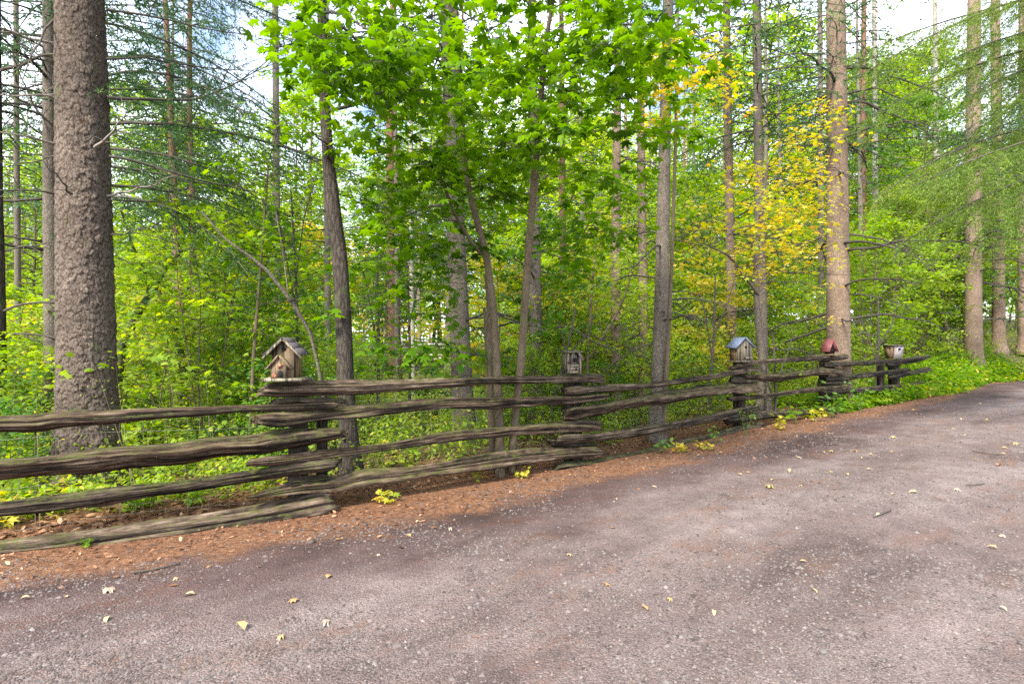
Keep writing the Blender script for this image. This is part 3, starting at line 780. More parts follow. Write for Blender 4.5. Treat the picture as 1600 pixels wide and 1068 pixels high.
# 4: red roof
q = online(1296, 553, 6, -.02)
t = thing('birdhouse', 'small birdhouse with a steep dull red roof beside the thick trunk', 'birdhouse', (q[0], q[1], q[2]), R(26), 'birdhouses on the fence posts')
W, D, H = .17, .12, .10; pk = .33
mb = MB(); prism(mb, [(-W / 2, 0), (W / 2, 0), (W / 2, H), (0, pk - .03), (-W / 2, H)], -D / 2, D / 2); mb.build('body', M['post'], t)
for sx in (-1, 1):
    mb = MB(); slope(mb, sx * (W / 2 + .06), .05, 0, pk - .01, -D / 2 - .05, D / 2 + .05, .014); mb.build('roof_panel', M['red_roof'], t)
mb = MB(); mb.box((0, -.02, -.008), (.26, .34, .018)); mb.build('base_board', M['bh_brown'], t)
mb = MB(); disc(mb, 0, .16, .025, -D / 2 - .002, depth=.004); mb.build('entrance_hole', M['hole'], t)

# 5: flared box with flat lid
q = online(1396, 560, 7, .0)
t = thing('birdhouse', 'flared box birdhouse with flat lid and white mottled front', 'birdhouse', (q[0], q[1], q[2]), R(4), 'birdhouses on the fence posts')
for nm, mt, pts in (('body', 'bh_brown', None),):
    mb = MB(); mb.box((0, 0, .17), (.36, .30, .34), None, 0, np.array([.72, .8])); mb.build('body', M['bh_brown'], t)
mb = MB(); V = np.array([(-.07, -.124, .006), (.122, -.124, .006), (.17, -.156, .335), (-.09, -.156, .335)]); V = np.concatenate([V, V + [0, .006, 0]])
mb.add(V, [(0, 1, 2, 3), (4, 7, 6, 5), (0, 4, 5, 1), (1, 5, 6, 2), (2, 6, 7, 3), (3, 7, 4, 0)], 0, V[:, [0, 2]]); mb.build('front_panel', M['lichen_white'], t)
mb = MB(); disc(mb, .045, .25, .028, -.156, depth=.008); mb.build('entrance_hole', M['hole'], t)
mb = MB(); mb.box((0, -.01, .35), (.45, .38, .022)); mb.build('lid', M['bh_old'], t)

# ------------------------------------------------------------------ branches and boughs
def dead_branch(seed, L=1.0, r0=.014, twigs=9, droop=.25):
    g_ = np.random.default_rng(seed); mb = MB()
    n = 14; t_ = np.linspace(0, 1, n)
    P = np.stack([t_ * L, .08 * L * (vn(t_ * 3, t_ * 0, s=seed) - .5) * t_ * 2, -droop * L * t_ ** 2 + .10 * L * t_ + .05 * L * (vn(t_ * 5, t_ * 0 + 2, s=seed) - .5)], 1)
    addtube(mb, P, r0 * (1 - .8 * t_) + .0015, 5)
    for i in range(twigs):
        s_ = g_.uniform(.2, .97); b = np.array([np.interp(s_, t_, P[:, j]) for j in range(3)])
        sg = 1 if i % 2 else -1; l = L * g_.uniform(.15, .42) * (1.15 - s_)
        d = np.array([g_.uniform(.5, .9), sg * g_.uniform(.4, 1.0), g_.uniform(-.45, .25)]); d /= np.linalg.norm(d)
        e = b + d * l
        mid = (b + e) / 2 + g_.normal(0, .03 * l, 3)
        addtube(mb, [b, mid, e + [0, 0, -.12 * l]], np.array([.35, .25, .1]) * r0 + .0008, 3, cap=False)
        for _ in range(2):
            b2 = b + (e - b) * g_.uniform(.3, .9); d2 = d + g_.normal(0, .5, 3); l2 = l * .4
            addtube(mb, [b2, b2 + d2 * l2], np.array([.2, .08]) * r0 + .0006, 3, cap=False)
    return mb.mesh('branch', M['twig'])
DEAD = [dead_branch(300 + i, 1.0, .013, 8 + i % 4, .15 + .05 * i) for i in range(7)]

def bough_arrays(mb, g_, O, az, L, droop, step, nsize, mats=(0, 1), wr=.30, hang=.5, elev=.15, spac=.07):
    """one needled bough of a conifer added to mb; mats = (wood, needle)"""
    n = 9; t_ = np.linspace(0, 1, n)
    ca, sa = math.cos(az), math.sin(az)
    X = t_ * L; Z = elev * L * t_ - droop * L * t_ ** 2
    side = .10 * L * np.sin(t_ * 2.5 + g_.uniform(0, 6)) * t_
    P = np.stack([O[0] + ca * X - sa * side, O[1] + sa * X + ca * side, O[2] + Z], 1)
    addtube(mb, P, .012 * math.sqrt(L) * (1 - .85 * t_) + .0015, 4, m=mats[0], cap=False)
    nt_ = max(4, int(L * .85 / spac))
    s_ = np.linspace(.15, 1.0, nt_); sgn = np.where(np.arange(nt_) % 2, 1, -1)
    B = np.stack([np.interp(s_, t_, P[:, j]) for j in range(3)], 1)
    tl = L * wr * np.minimum(1, (1.08 - s_) * 1.7) * g_.uniform(.35, 1.25, nt_) + .05
    ang = sgn * g_.uniform(.75, 1.15, nt_)
    dx = np.cos(az + ang); dy = np.sin(az + ang)
    Ds = np.stack([dx, dy, -hang * g_.uniform(.2, 1.1, nt_)], 1); Ds /= np.linalg.norm(Ds, axis=1)[:, None]
    # needles along every twig
    cnt = np.maximum(2, (tl / step).astype(int))
    idx = np.repeat(np.arange(nt_), cnt)
    u = g_.uniform(0, 1, len(idx))
    pos = B[idx] + Ds[idx] * (tl[idx] * u)[:, None]; pos[:, 2] -= .25 * tl[idx] * u ** 2
    # the tip half carries secondary twiglets: scatter sideways
    sd_ = g_.normal(0, .055, len(idx)) * tl[idx] * (1 - u * .4)
    pos[:, 0] += -dy[idx] * sd_; pos[:, 1] += dx[idx] * sd_; pos[:, 2] -= np.abs(sd_) * .4
    nd = Ds[idx] * .8 + g_.normal(0, .55, (len(idx), 3)); nd /= np.linalg.norm(nd, axis=1)[:, None]
    wv = np.cross(nd, g_.normal(0, 1, (len(idx), 3))); wv /= np.linalg.norm(wv, axis=1)[:, None] + 1e-9
    l = nsize * g_.uniform(.7, 1.3, len(idx))
    V = np.stack([pos - wv * (l * .11)[:, None], pos + wv * (l * .11)[:, None], pos + nd * l[:, None]], 1).reshape(-1, 3)
    tn = np.repeat(np.clip(g_.normal(.42, .2, len(idx)) + .2 * (u - .5), 0, 1), 3)
    mb.add(V, np.arange(len(V)).reshape(-1, 3), mats[1], tint=tn)
    e = B + Ds * tl[:, None] - np.array([0, 0, 1]) * (.25 * tl)[:, None]
    # thin twig strips
    w2 = np.cross(Ds, [0, 0, 1.0]); w2 /= np.linalg.norm(w2, axis=1)[:, None]
    TV = np.stack([B - w2 * .0025, B + w2 * .0025, e], 1).reshape(-1, 3)
    mb.add(TV, np.arange(len(TV)).reshape(-1, 3), mats[0])

def conifer_crown(seed, H, z0, Lmax, nb, step, nsize, nm='needle', spac=.12):
    g_ = np.random.default_rng(seed); mb = MB()
    for i in range(nb):
        f = (i + g_.uniform(0, 1)) / nb
        z = z0 + (H - z0) * f ** 1.15
        L = Lmax * (1 - .88 * f) * g_.uniform(.6, 1.1)
        if f < .12: L *= g_.uniform(.4, 1)
        bough_arrays(mb, g_, (0, 0, z), i * 2.4 + g_.uniform(-.5, .5), L, g_.uniform(.25, .5), step, nsize, elev=g_.uniform(.0, .25), spac=spac)
    return mb.mesh('crown', [M['twig'], M[nm]])
CROWNS = [conifer_crown(500, 20, 6.0, 3.2, 120, .045, .12), conifer_crown(501, 22, 7.5, 3.4, 110, .045, .12),
          conifer_crown(502, 18, 5.0, 2.8, 120, .045, .12), conifer_crown(503, 19, 3.6, 3.0, 125, .042, .11, 'needle_lit')]

# ------------------------------------------------------------------ the tall trees
def path_from_px(pts, depth, H=None, lean=(0, 0)):
    """pts: (px, py, width px) from the bottom up -> world path with radii, foot on the ground"""
    W_ = []
    for px, py, wd in pts:
        p = PX(px, py, depth); W_.append((p[0], p[1], p[2], wd / 2 / FPX * depth))
    g0 = gh(W_[0][0], depth)
    z0 = g0 - .15
    if W_[0][2] > z0 + .1:
        r_ = W_[0][3]
        W_ = [(W_[0][0], depth, z0, r_ * 1.18), (W_[0][0], depth, min(z0 + .45, W_[0][2] - .02), r_ * 1.03)] + W_
    else:
        W_[0] = (*W_[0][:2], z0, W_[0][3])
    W_ = [p for i, p in enumerate(W_) if i == 0 or p[2] > W_[i - 1][2] + .01]
    if H:
        a, b = W_[-2], W_[-1]
        sl_ = np.clip([(b[0] - a[0]) / max(.1, b[2] - a[2]), (b[1] - a[1]) / max(.1, b[2] - a[2])], -.06, .06)
        z = b[2]
        while z < H - .5:
            z2 = min(H, z + 3)
            f = (z2 - b[2]) / (H - b[2])
            W_.append((b[0] + sl_[0] * (z2 - b[2]), b[1] + sl_[1] * (z2 - b[2]), z2, b[3] * (1 - f) + .02)); z = z2
    return np.array(W_)

def make_tree(name, label, cat, pts, depth, bark, H=18, crown=None, nbr=12, group=None, seed=1, br_z=(1.2, 8), br_l=(.7, 1.8), flare=1.0, ns=14, crown_z=0, hi=False, crown_s=1.0):
    W_ = path_from_px(pts, depth, H)
    base = np.array([W_[0][0], W_[0][1], gh(W_[0][0], W_[0][1])])
    t = thing(name, label, cat, tuple(base), 0, group)
    n = 110 if not hi else 760
    P = resample(W_, n); PL_ = []
    if hi:
        zq = np.r_[np.arange(P[0, 2], 7.0, .0125), np.linspace(7.0, P[-1, 2], 50)]
        P = np.stack([np.interp(zq, P[:, 2], P[:, q_]) for q_ in range(2)] + [zq, np.interp(zq, P[:, 2], P[:, 3])], 1)
        ns = 200
        zz = P[:, 2]; fl = 1 + .30 * np.exp(-np.clip(zz - base[2], 0, None) / .22)
        def disp(T, L):
            wrap = 30; u = T / (2 * math.pi) * wrap; v = L * 14
            wu = u + .55 * (fbm(u * .9, v * .9, s=seed, o=3) - .5) * 2; wv = v + .55 * (fbm(u * .9, v * .9, s=seed + 3, o=3) - .5) * 2
            d1, e, c, vv = worley(wu, wv, seed, None, True)
            d1b, e2, c2, vv2 = worley(wu * 2.3 + 40, wv * 2.3, seed + 9, None, True)
            big = fbm(np.cos(T) * 2 + 5, np.sin(T) * 2 + 5, L * .7, s=seed + 1, o=3)
            plate = sst(.0, .14, e) * .7 + .3 * sst(0, .2, e2)
            root = 1 + .18 * np.cos(5 * T + 1.2) * np.exp(-np.clip(L, 0, None) / .5)
            PL_.append(np.clip(.25 * c + .75 * sst(0, .10, e) * sst(0, .06, e2), 0, 1))
            flake = -.036 * np.clip(vv, -.6, .6) * (.3 + c) - .020 * np.clip(vv2, -.6, .6) * c2
            rough = .014 * (fbm(u * 3, v * 3, s=seed + 7, o=2) - .5)
            return root * (.97 + .05 * (big - .5)) * (1 + .062 * plate * (.3 + .9 * c) + flake + rough)
        rad = P[:, 3] * fl * .85
    else:
        rad = P[:, 3] * (1 + .35 * flare * np.exp(-np.clip(P[:, 2] - base[2], 0, None) / .25))
        def disp(T, L):
            return .88 * (.95 + .10 * fbm(np.cos(T) * 2 + 5, np.sin(T) * 2 + 5, L * 2.2, s=seed, o=3)
                    + .06 * (fbm(np.cos(T) * 6 + 5, np.sin(T) * 6 + 5, L * 9, s=seed + 3, o=2) - .5)
                    + .10 * flare * np.cos(4 * T + seed) * np.exp(-L / .4))
    V, Q, UV, T_ = tube(P[:, :3], rad, ns, disp=disp)
    link('trunk', mkmesh('trunk', V - base, [(Q, 0), (T_, 0)], M[bark], uv=UV, smooth=True, attrs={'scale': np.r_[PL_[0].ravel(), 0, 0]} if hi else None), t)
    g_ = np.random.default_rng(seed * 7 + 3)
    for i in range(nbr):
        z = g_.uniform(*br_z); k = np.argmin(abs(P[:, 2] - z - base[2]))
        p = P[k]; az = g_.uniform(0, 2 * math.pi)
        o = link('branch', DEAD[g_.integers(len(DEAD))], t, (p[0] - base[0] + math.cos(az) * p[3] * .8, p[1] - base[1] + math.sin(az) * p[3] * .8, p[2] - base[2]),
                 (g_.uniform(-.4, .4), g_.uniform(-.25, .35), az), g_.uniform(*br_l))
    if crown is not None:
        k = np.argmin(abs(P[:, 2] - 9)); p = P[k]
        link('crown', CROWNS[crown], t, (p[0] - base[0], p[1] - base[1], crown_z), (0, 0, g_.uniform(0, 6.28)), crown_s)
    return t, P, base

def px_branch(tree, base, pts, r0, mat='twig', name='branch', r1=.2, twigs=5, seed=1, ns=6):
    """a branch of its own mesh following picture points at given depths"""
    g_ = np.random.default_rng(seed)
    P = resample([PX(*p) for p in pts], 26); n = len(P)
    for j in range(3): P[1:, j] += (vn(np.linspace(0, 6, n - 1), np.zeros(n - 1) + j, s=seed) - .5) * .03
    mb = MB(); t_ = np.linspace(0, 1, n)
    addtube(mb, P, r0 * (1 - (1 - r1) * t_), ns)
    L = np.linalg.norm(P[-1] - P[0])
    for i in range(twigs):
        k = g_.integers(5, n - 1); b = P[k]; d = P[k] - P[k - 2]; d /= np.linalg.norm(d)
        s_ = np.cross(d, [0, 0, 1]) * g_.choice([-1, 1]) + g_.normal(0, .35, 3); e = d * .7 + s_ * .8; l = L * g_.uniform(.1, .28)
        m1 = b + e * l * .5; e1 = b + e * l + [0, 0, -.1 * l]
        addtube(mb, [b, m1, e1], r0 * np.array([.35, .25, .1]) + .0006, 3, cap=False)
        for _ in range(3):
            f = g_.uniform(.3, 1); b2 = b + (e1 - b) * f; addtube(mb, [b2, b2 + (e + g_.normal(0, .7, 3)) * l * .35], [r0 * .15 + .0005, .0005], 3, cap=False)
    return mb.build(name, M[mat], tree, origin=base, smooth=True)

TG = 'tall conifer trunks behind the fence'
A, PA, BA = make_tree('spruce_tree', 'massive spruce trunk with flaky plated bark behind the left end of the fence', 'tree',
    [(134, 770, 108), (136, 700, 98), (136, 600, 92), (133, 450, 87), (131, 300, 83), (128, 150, 79), (125, 0, 75)], 5.9, 'bark_big', 19, 1, 0, TG, 3, hi=True, crown_z=-.3)
for i, (pts, r_, mt) in enumerate([
    ([(112, 303, 5.6), (96, 285, 5.4), (70, 255, 5.2)], .013, 'twig'),
    ([(148, 230, 5.62), (175, 208, 5.4), (190, 190, 5.3), (206, 167, 5.2)], .015, 'twig_pale'),
    ([(166, 306, 5.9), (200, 300, 6.0), (235, 290, 6.0), (258, 278, 6.0)], .015, 'twig_pale'),
    ([(170, 244, 5.9), (230, 255, 6.1), (300, 280, 6.4), (400, 302, 6.8), (470, 322, 7.0)], .016, 'twig'),
    ([(168, 152, 5.9), (230, 158, 6.2), (300, 158, 6.5), (370, 128, 6.7), (430, 95, 6.9)], .018, 'twig'),
    ([(166, 92, 5.9), (240, 92, 6.3), (330, 108, 6.8), (420, 112, 7.2)], .013, 'twig'),
    ([(166, 14, 5.9), (220, 22, 6.0), (320, 44, 6.4), (420, 62, 6.7)], .013, 'twig'),
    ([(170, 312, 5.9), (260, 316, 6.4), (340, 306, 6.8)], .010, 'twig'),
    ([(172, 368, 5.9), (215, 360, 6.0), (262, 340, 6.2)], .010, 'twig'),
    ([(92, 70, 5.9), (50, 62, 5.7), (0, 44, 5.5), (-60, 20, 5.3)], .016, 'twig_pale'),
    ([(92, 150, 5.9), (50, 146, 5.6), (0, 150, 5.4), (-60, 150, 5.2)], .015, 'twig_pale'),
    ([(92, 226, 5.9), (60, 216, 5.7), (0, 206, 5.4), (-60, 196, 5.2)], .014, 'twig_pale'),
    ([(92, 302, 5.9), (50, 299, 5.7), (0, 296, 5.5), (-60, 290, 5.3)], .012, 'twig'),
    ([(92, 243, 5.9), (50, 252, 6.2), (0, 256, 6.4)], .009, 'twig'),
    ([(90, 205, 5.9), (60, 178, 5.7), (30, 120, 5.5), (14, 60, 5.3)], .012, 'twig'),
    ([(92, 20, 5.9), (60, 60, 5.5), (30, 140, 5.3)], .014, 'twig')]):
    px_branch(A, BA, pts, r_, mt, twigs=7, seed=60 + i)

TREES = [
 # label, pts, depth, bark, H, crown, nbr, seed, extra
 ('slim dark spruce trunk half hidden behind the massive plated trunk', [(84, 700, 28), (82, 500, 26), (78, 250, 22), (76, 0, 18)], 8.4, 'bark_grey', 17, 2, 16, 11, {}),
 ('dark trunk cut by the left edge of the view', [(-4, 690, 26), (-3, 500, 23), (-6, 300, 19), (-8, 0, 16)], 7.6, 'bark_pine', 17, None, 14, 12, {}),
 ('crooked dark ridged pine trunk right of the tan birdhouse', [(551, 770, 40), (545, 690, 33), (540, 600, 29), (537, 500, 28), (531, 400, 27), (521, 330, 25), (518, 300, 24), (512, 240, 20), (509, 190, 19), (505, 90, 17), (502, 0, 15)], 6.1, 'bark_pine', 12, 0, 18, 13, dict(br_z=(2.3, 7), br_l=(.7, 1.6))),
 ('thick grey spruce trunk left of the multi-stem maple', [(724, 690, 44), (722, 600, 38), (718, 500, 35), (713, 380, 33), (708, 250, 30), (703, 120, 27), (698, 0, 25)], 9.2, 'bark_grey', 20, 0, 18, 14, {}),
 ('smooth grey trunk right behind the maple stems', [(839, 680, 27), (838, 560, 24), (836, 430, 22), (834, 300, 20), (832, 150, 17), (831, 0, 15)], 10.2, 'bark_grey', 18, None, 16, 15, {}),
 ('thin reddish trunk rising behind the small grey birdhouse', [(881, 640, 15), (880, 480, 13), (879, 330, 12), (878, 150, 10), (877, 0, 8)], 14, 'bark_red', 17, None, 10, 16, {}),
 ('brown slender trunk, first one right of the small grey birdhouse', [(961, 660, 19), (962, 500, 17), (962, 350, 16), (964, 200, 14), (966, 80, 12), (967, 0, 11)], 11, 'bark_pink', 19, 1, 14, 17, {}),
 ('slim grey trunk paired closely with a thicker dark trunk', [(1006, 650, 19), (1005, 500, 16), (1003, 350, 15), (1001, 150, 13), (1000, 0, 11)], 12, 'bark_pink', 19, None, 14, 18, {}),
 ('straight grey-green trunk with a thin stem against it', [(1026, 715, 30), (1028, 600, 26), (1034, 450, 24), (1037, 300, 22), (1041, 130, 20), (1044, 0, 18)], 8.8, 'bark_grey', 18, 0, 18, 19, dict(br_l=(.5, 1.3))),
 ('slender trunk above the blue-roofed birdhouse', [(1145, 640, 17), (1143, 480, 16), (1140, 330, 15), (1137, 150, 13), (1135, 0, 12)], 14, 'bark_pink', 20, None, 18, 20, {}),
 ('grey trunk with many bare twigs right of the blue-roofed birdhouse', [(1192, 640, 20), (1190, 480, 18), (1187, 330, 17), (1184, 150, 15), (1182, 0, 14)], 13, 'bark_grey', 20, 0, 24, 21, {}),
 ('thick pinkish-grey spruce trunk behind the red-roofed birdhouse', [(1311, 640, 43), (1310, 540, 38), (1309, 400, 36), (1308, 250, 34), (1307, 120, 32), (1306, 0, 30)], 13.5, 'bark_pink', 22, 0, 26, 22, dict(ns=28, br_l=(1.2, 2.8), br_z=(1.8, 9))),
 ('pinkish spruce trunk at the end of the fence beside the leafy verge', [(1521, 560, 27), (1521, 450, 25), (1521, 300, 24), (1521, 150, 22), (1522, 0, 19)], 22, 'bark_pink', 24, 3, 26, 23, dict(br_l=(1.2, 2.6), br_z=(1.5, 9), crown_z=.5)),
 ('slimmer pinkish trunk next to the road bend', [(1561, 548, 20), (1560, 400, 18), (1558, 250, 17), (1556, 120, 15), (1555, 0, 13)], 25, 'bark_pink', 24, 3, 24, 24, dict(br_l=(1.2, 2.6), br_z=(1.5, 10), crown_z=1.0)),
 ('pale trunk cut by the right edge of the view', [(1598, 540, 15), (1598, 300, 13), (1597, 0, 10)], 25.5, 'bark_pink', 24, 2, 20, 25, dict(br_l=(1.2, 2.6), br_z=(1.5, 10))),
 ('distant reddish pine trunk far behind, left of two', [(1347, 470, 12), (1348, 300, 10), (1349, 150, 9), (1350, 0, 8)], 26, 'bark_red', 24, 1, 10, 26, {}),
 ('distant pale pine trunk far behind, right of two', [(1369, 480, 11), (1368, 300, 10), (1367, 150, 8), (1366, 0, 7)], 28, 'bark_pale', 24, None, 10, 27, {}),
 ('dim dark trunk between the yellow maple and the thick pinkish spruce', [(1283, 560, 11), (1283, 400, 10), (1282, 200, 9), (1281, 0, 8)], 20, 'bark_grey', 22, None, 14, 28, {}),
 ('mottled pale trunk deep in the green thicket', [(1464, 470, 11), (1463, 380, 9), (1462, 200, 8), (1461, 0, 7)], 30, 'bark_pale', 24, 3, 8, 29, {}),
 ('slim red pine trunk, leftmost of the far pair in the gap', [(288, 600, 16), (280, 450, 12), (274, 330, 11), (268, 200, 10), (262, 80, 9), (258, 0, 8)], 13, 'bark_red', 18, 0, 8, 30, {}),
 ('slim red pine trunk, rightmost of the far pair in the gap', [(294, 600, 14), (302, 460, 12), (301, 330, 11), (296, 200, 10), (296, 60, 8), (297, 0, 8)], 13.3, 'bark_red', 18, 2, 8, 31, {}),
 ('thin grey far trunk behind the left fence panel', [(30, 600, 11), (28, 450, 10), (26, 250, 9), (25, 0, 8)], 15, 'bark_grey', 18, 0, 12, 32, {}),
 ('grey far trunk just above the tan birdhouse', [(434, 600, 16), (434, 480, 14), (432, 300, 12), (430, 0, 10)], 14, 'bark_grey', 18, None, 12, 33, {}),
 ('thin grey far trunk left of the crooked pine', [(513, 610, 13), (512, 460, 11), (510, 300, 10), (510, 0, 8)], 16, 'bark_grey', 18, None, 8, 34, {}),
 ('pale dead far trunk standing before the stone terrace', [(645, 570, 10), (644, 480, 9), (643, 380, 8), (642, 0, 6)], 24, 'bark_pale', 16, None, 6, 35, {}),
 ('short grey trunk showing between crooked pine and tall maple', [(620, 640, 9), (620, 400, 8), (618, 200, 7), (617, 0, 6)], 18, 'bark_grey', 17, None, 8, 36, {}),
]
for lab, pts, d, bark, H, cr_, nb, sd_, kw in TREES:
    make_tree('pine_tree' if 'pine' in lab else 'spruce_tree', lab, 'tree', pts, d, bark, H, cr_, nb, TG, sd_, **kw)

# crooked pine carries two explicit limbs
# spruce outside the right edge whose lit boughs hang into the view
def near_spruce(label, x, y, H, zr, nb, Lr, azr, seed, nm, rt=.17, trunkmat='bark_pink', nsize=.042, step=.0065, extra=0):
    g_ = np.random.default_rng(seed); b = np.array([x, y, gh(x, y)])
    t = thing('spruce_tree', label, 'tree', tuple(b), 0)
    mb = MB(); n = 60; zz = np.linspace(-.1, H, n)
    addtube(mb, np.stack([zz * 0, zz * 0, zz], 1), rt * (1 - zz / H * .9), 14, disp=lambda T, L: .9 + .2 * fbm(np.cos(T) * 3 + 5, np.sin(T) * 3 + 5, L * 4, s=seed))
    mb.build('trunk', M[trunkmat], t, smooth=True)
    for i in range(nb):
        mb = MB(); z = zr[0] + (zr[1] - zr[0]) * (i + .5) / nb + g_.uniform(-.2, .2)
        bough_arrays(mb, g_, (0, 0, z), g_.uniform(*azr), g_.uniform(*Lr), g_.uniform(.25, .42), step, nsize, elev=g_.uniform(.0, .15), spac=.085, wr=.34, hang=1.0)
        mb.build('bough', [M['twig'], M[nm]], t)
    return t
near_spruce('spruce at the right verge whose yellow-green boughs droop into the upper right corner', 10.6, 9.6, 14, (4.4, 9.5), 16, (3.0, 5.0), (R(150), R(215)), 71, 'needle_lit', step=.0045, nsize=.05)
near_spruce('spruce beside the gravel whose dark green boughs overlap the thick pinkish trunk', 17.0, 14.6, 16, (6.6, 12), 14, (3.2, 5.4), (R(140), R(220)), 72, 'needle', step=.0055, nsize=.055)
near_spruce('spruce left of the massive trunk with blue-green drooping boughs overhead', -5.6, 7.6, 15, (3.4, 9.5), 22, (2.6, 4.4), (R(-60), R(40)), 73, 'needle', trunkmat='bark_grey', step=.0065, nsize=.05)

# ------------------------------------------------------------------ the multi-stem maple in front
mb_base = PX(785, 748, 6.75); mb_base[2] = gh(mb_base[0], mb_base[1])
maple = thing('maple_tree', 'bright green multi-stem young maple spreading over the fence in the middle', 'tree', tuple(mb_base))
STEMS = [
 [(770, 742, 6.72, 15), (768, 640, 6.77, 12), (765, 560, 6.77, 11), (764, 470, 6.76, 10), (760, 430, 6.81, 9)],
 [(782, 745, 6.62, 20), (780, 650, 6.62, 17), (776, 560, 6.57, 16), (771, 480, 6.47, 15), (760, 400, 6.37, 14), (745, 345, 6.30, 13), (732, 295, 6.24, 12), (724, 240, 6.17, 11), (721, 180, 6.00, 10), (718, 100, 5.80, 9), (712, 0, 5.60, 8), (700, -140, 5.40, 6)],
 [(752, 396, 6.37, 9), (738, 380, 6.25, 8), (722, 355, 6.12, 7), (706, 325, 5.98, 6), (690, 280, 5.72, 5), (672, 230, 5.56, 4)],
 [(797, 745, 6.82, 18), (806, 640, 6.72, 16), (815, 560, 6.57, 16), (820, 470, 6.36, 15), (827, 380, 6.15, 15), (834, 290, 5.94, 14), (842, 200, 5.72, 13), (848, 110, 5.51, 11), (855, 50, 5.40, 9), (868, -20, 5.30, 7), (880, -130, 5.20, 5)],
 [(768, 720, 7.02, 8), (763, 640, 7.12, 7), (760, 560, 7.17, 6), (757, 480, 7.17, 5)],
]
stem_pts = []
for i, s_ in enumerate(STEMS):
    P = resample([(*PX(a, b, c), w_ / 2 / FPX * c) for a, b, c, w_ in s_], 60)
    if i in (0, 1, 3, 4): P[:3, 2] -= .12
    mb = MB(); addtube(mb, P[:, :3], P[:, 3], 12, disp=lambda T, L, i=i: .72 + .12 * fbm(np.cos(T) * 2 + 5, np.sin(T) * 2 + 5, L * 3, s=80 + i))
    mb.build('trunk', M['bark_maple'], maple, origin=mb_base, smooth=True)
    if i in (1, 2, 3): stem_pts.append(P[20:])
stem_pts = np.concatenate(stem_pts)

def in_poly(p, poly):
    x, y = p; c = False; j = len(poly) - 1
    for i in range(len(poly)):
        if (poly[i][1] > y) != (poly[j][1] > y) and x < (poly[j][0] - poly[i][0]) * (y - poly[i][1]) / (poly[j][1] - poly[i][1]) + poly[i][0]: c = not c
        j = i
    return c

def spray_foliage(g_, regions, stems, tw, leafsize, tpl, nleaf=(10, 17), spread=.28, zbias=.0):
    """leaf sprays on twigs that grow from the given stem points"""
    pos, nrm, hd, sz, tn = [], [], [], [], []
    cs = []
    for poly, cnt, dr in regions:
        xs = [p[0] for p in poly]; ys = [p[1] for p in poly]; k = 0
        while k < cnt:
            px, py = g_.uniform(min(xs), max(xs)), g_.uniform(min(ys), max(ys))
            if not in_poly((px, py), poly): continue
            k += 1; cs.append(PX(px, py, g_.uniform(*dr)))
    S_ = stems[:, :3]
    cs.sort(key=lambda c: np.min(np.linalg.norm(S_ - c, axis=1)))
    nodes = [p for p in S_]; rads = [.007] * len(S_)
    if True:
        for c in cs:
            # grow from the nearest stem or earlier twig that lies a little lower
            NA = np.array(nodes)
            dd = np.linalg.norm(NA - c, axis=1) + np.where(NA[:, 2] > c[2] - .05, .5, 0) + np.where(np.arange(len(NA)) >= len(S_), .12, 0)
            kb = int(np.argmin(dd)); b = NA[kb]; r0 = rads[kb] * .8
            mid = (b + c) / 2 + np.array([0, 0, .06 * np.linalg.norm(c - b)]) + g_.normal(0, .03, 3)
            P = resample([b, mid, c], 7)
            addtube(tw, P, np.linspace(r0, max(.0018, r0 * .6), 7), 4, cap=False)
            nodes.append(P[3]); rads.append(max(.002, r0 * .75)); nodes.append(c); rads.append(max(.002, r0 * .62))
            m = g_.integers(*nleaf)
            r_ = spread * np.sqrt(g_.uniform(0, 1, m)) * g_.uniform(.6, 1.2); a = g_.uniform(0, 6.283, m)
            p = c + np.stack([r_ * np.cos(a), r_ * np.sin(a), -.35 * r_ + g_.normal(0, .05, m)], 1)
            pos.append(p); nr = upn(m, .38, g_); nr[:, :2] += .25 * np.stack([np.cos(a), np.sin(a)], 1) + g_.normal(0, .15, 2); nrm.append(nr)
            hd.append(a + g_.normal(0, .7, m)); sz.append(leafsize * g_.uniform(.6, 1.2, m)); tn.append(np.clip(g_.normal(.45, .13, m) + g_.normal(0, .10), 0, 1))
            for j in range(0, m, 2):
                addtube(tw, [c - [0, 0, .02], p[j]], [.0014, .0007], 3, cap=False)
    return [np.concatenate(v) for v in (pos, nrm, hd, sz, tn)]

g_ = np.random.default_rng(91); tw = MB()
regs = [([(430, -60), (1150, -60), (1130, 30), (1080, 90), (960, 90), (900, 120), (560, 130), (430, 90)], 135, (4.3, 6.4)),
        ([(470, 60), (880, 60), (900, 250), (700, 260), (560, 240), (470, 150)], 112, (4.6, 6.8)),
        ([(560, 230), (860, 230), (870, 330), (700, 400), (560, 360)], 56, (6.3, 8.2)), ([(520, 330), (740, 400), (700, 500), (600, 480), (530, 420)], 34, (6.4, 8.2)),
        ([(560, 230), (740, 230), (720, 360), (600, 360)], 26, (5.0, 6.0)),
        ([(870, 60), (1110, 60), (1110, 200), (1010, 225), (900, 330), (870, 250)], 46, (5.0, 6.8)),
        ([(850, 250), (1010, 250), (1000, 350), (930, 450), (850, 430)], 44, (6.6, 8.4)),
        ([(520, 460), (690, 470), (690, 560), (600, 580), (520, 520)], 20, (6.0, 7.6)), ([(640, 540), (840, 480), (850, 560), (700, 600)], 12, (6.8, 7.8))]
pos, nrm, hd, sz, tn = spray_foliage(g_, regs, stem_pts, tw, .135, TPL_MAPLE, (11, 19))
tw.build('twigs', M['twig'], maple, origin=mb_base)['kind'] = 'stuff'
order = np.argsort(np.linalg.norm(pos - [0, 0, CAM_Z], axis=1) / sz)
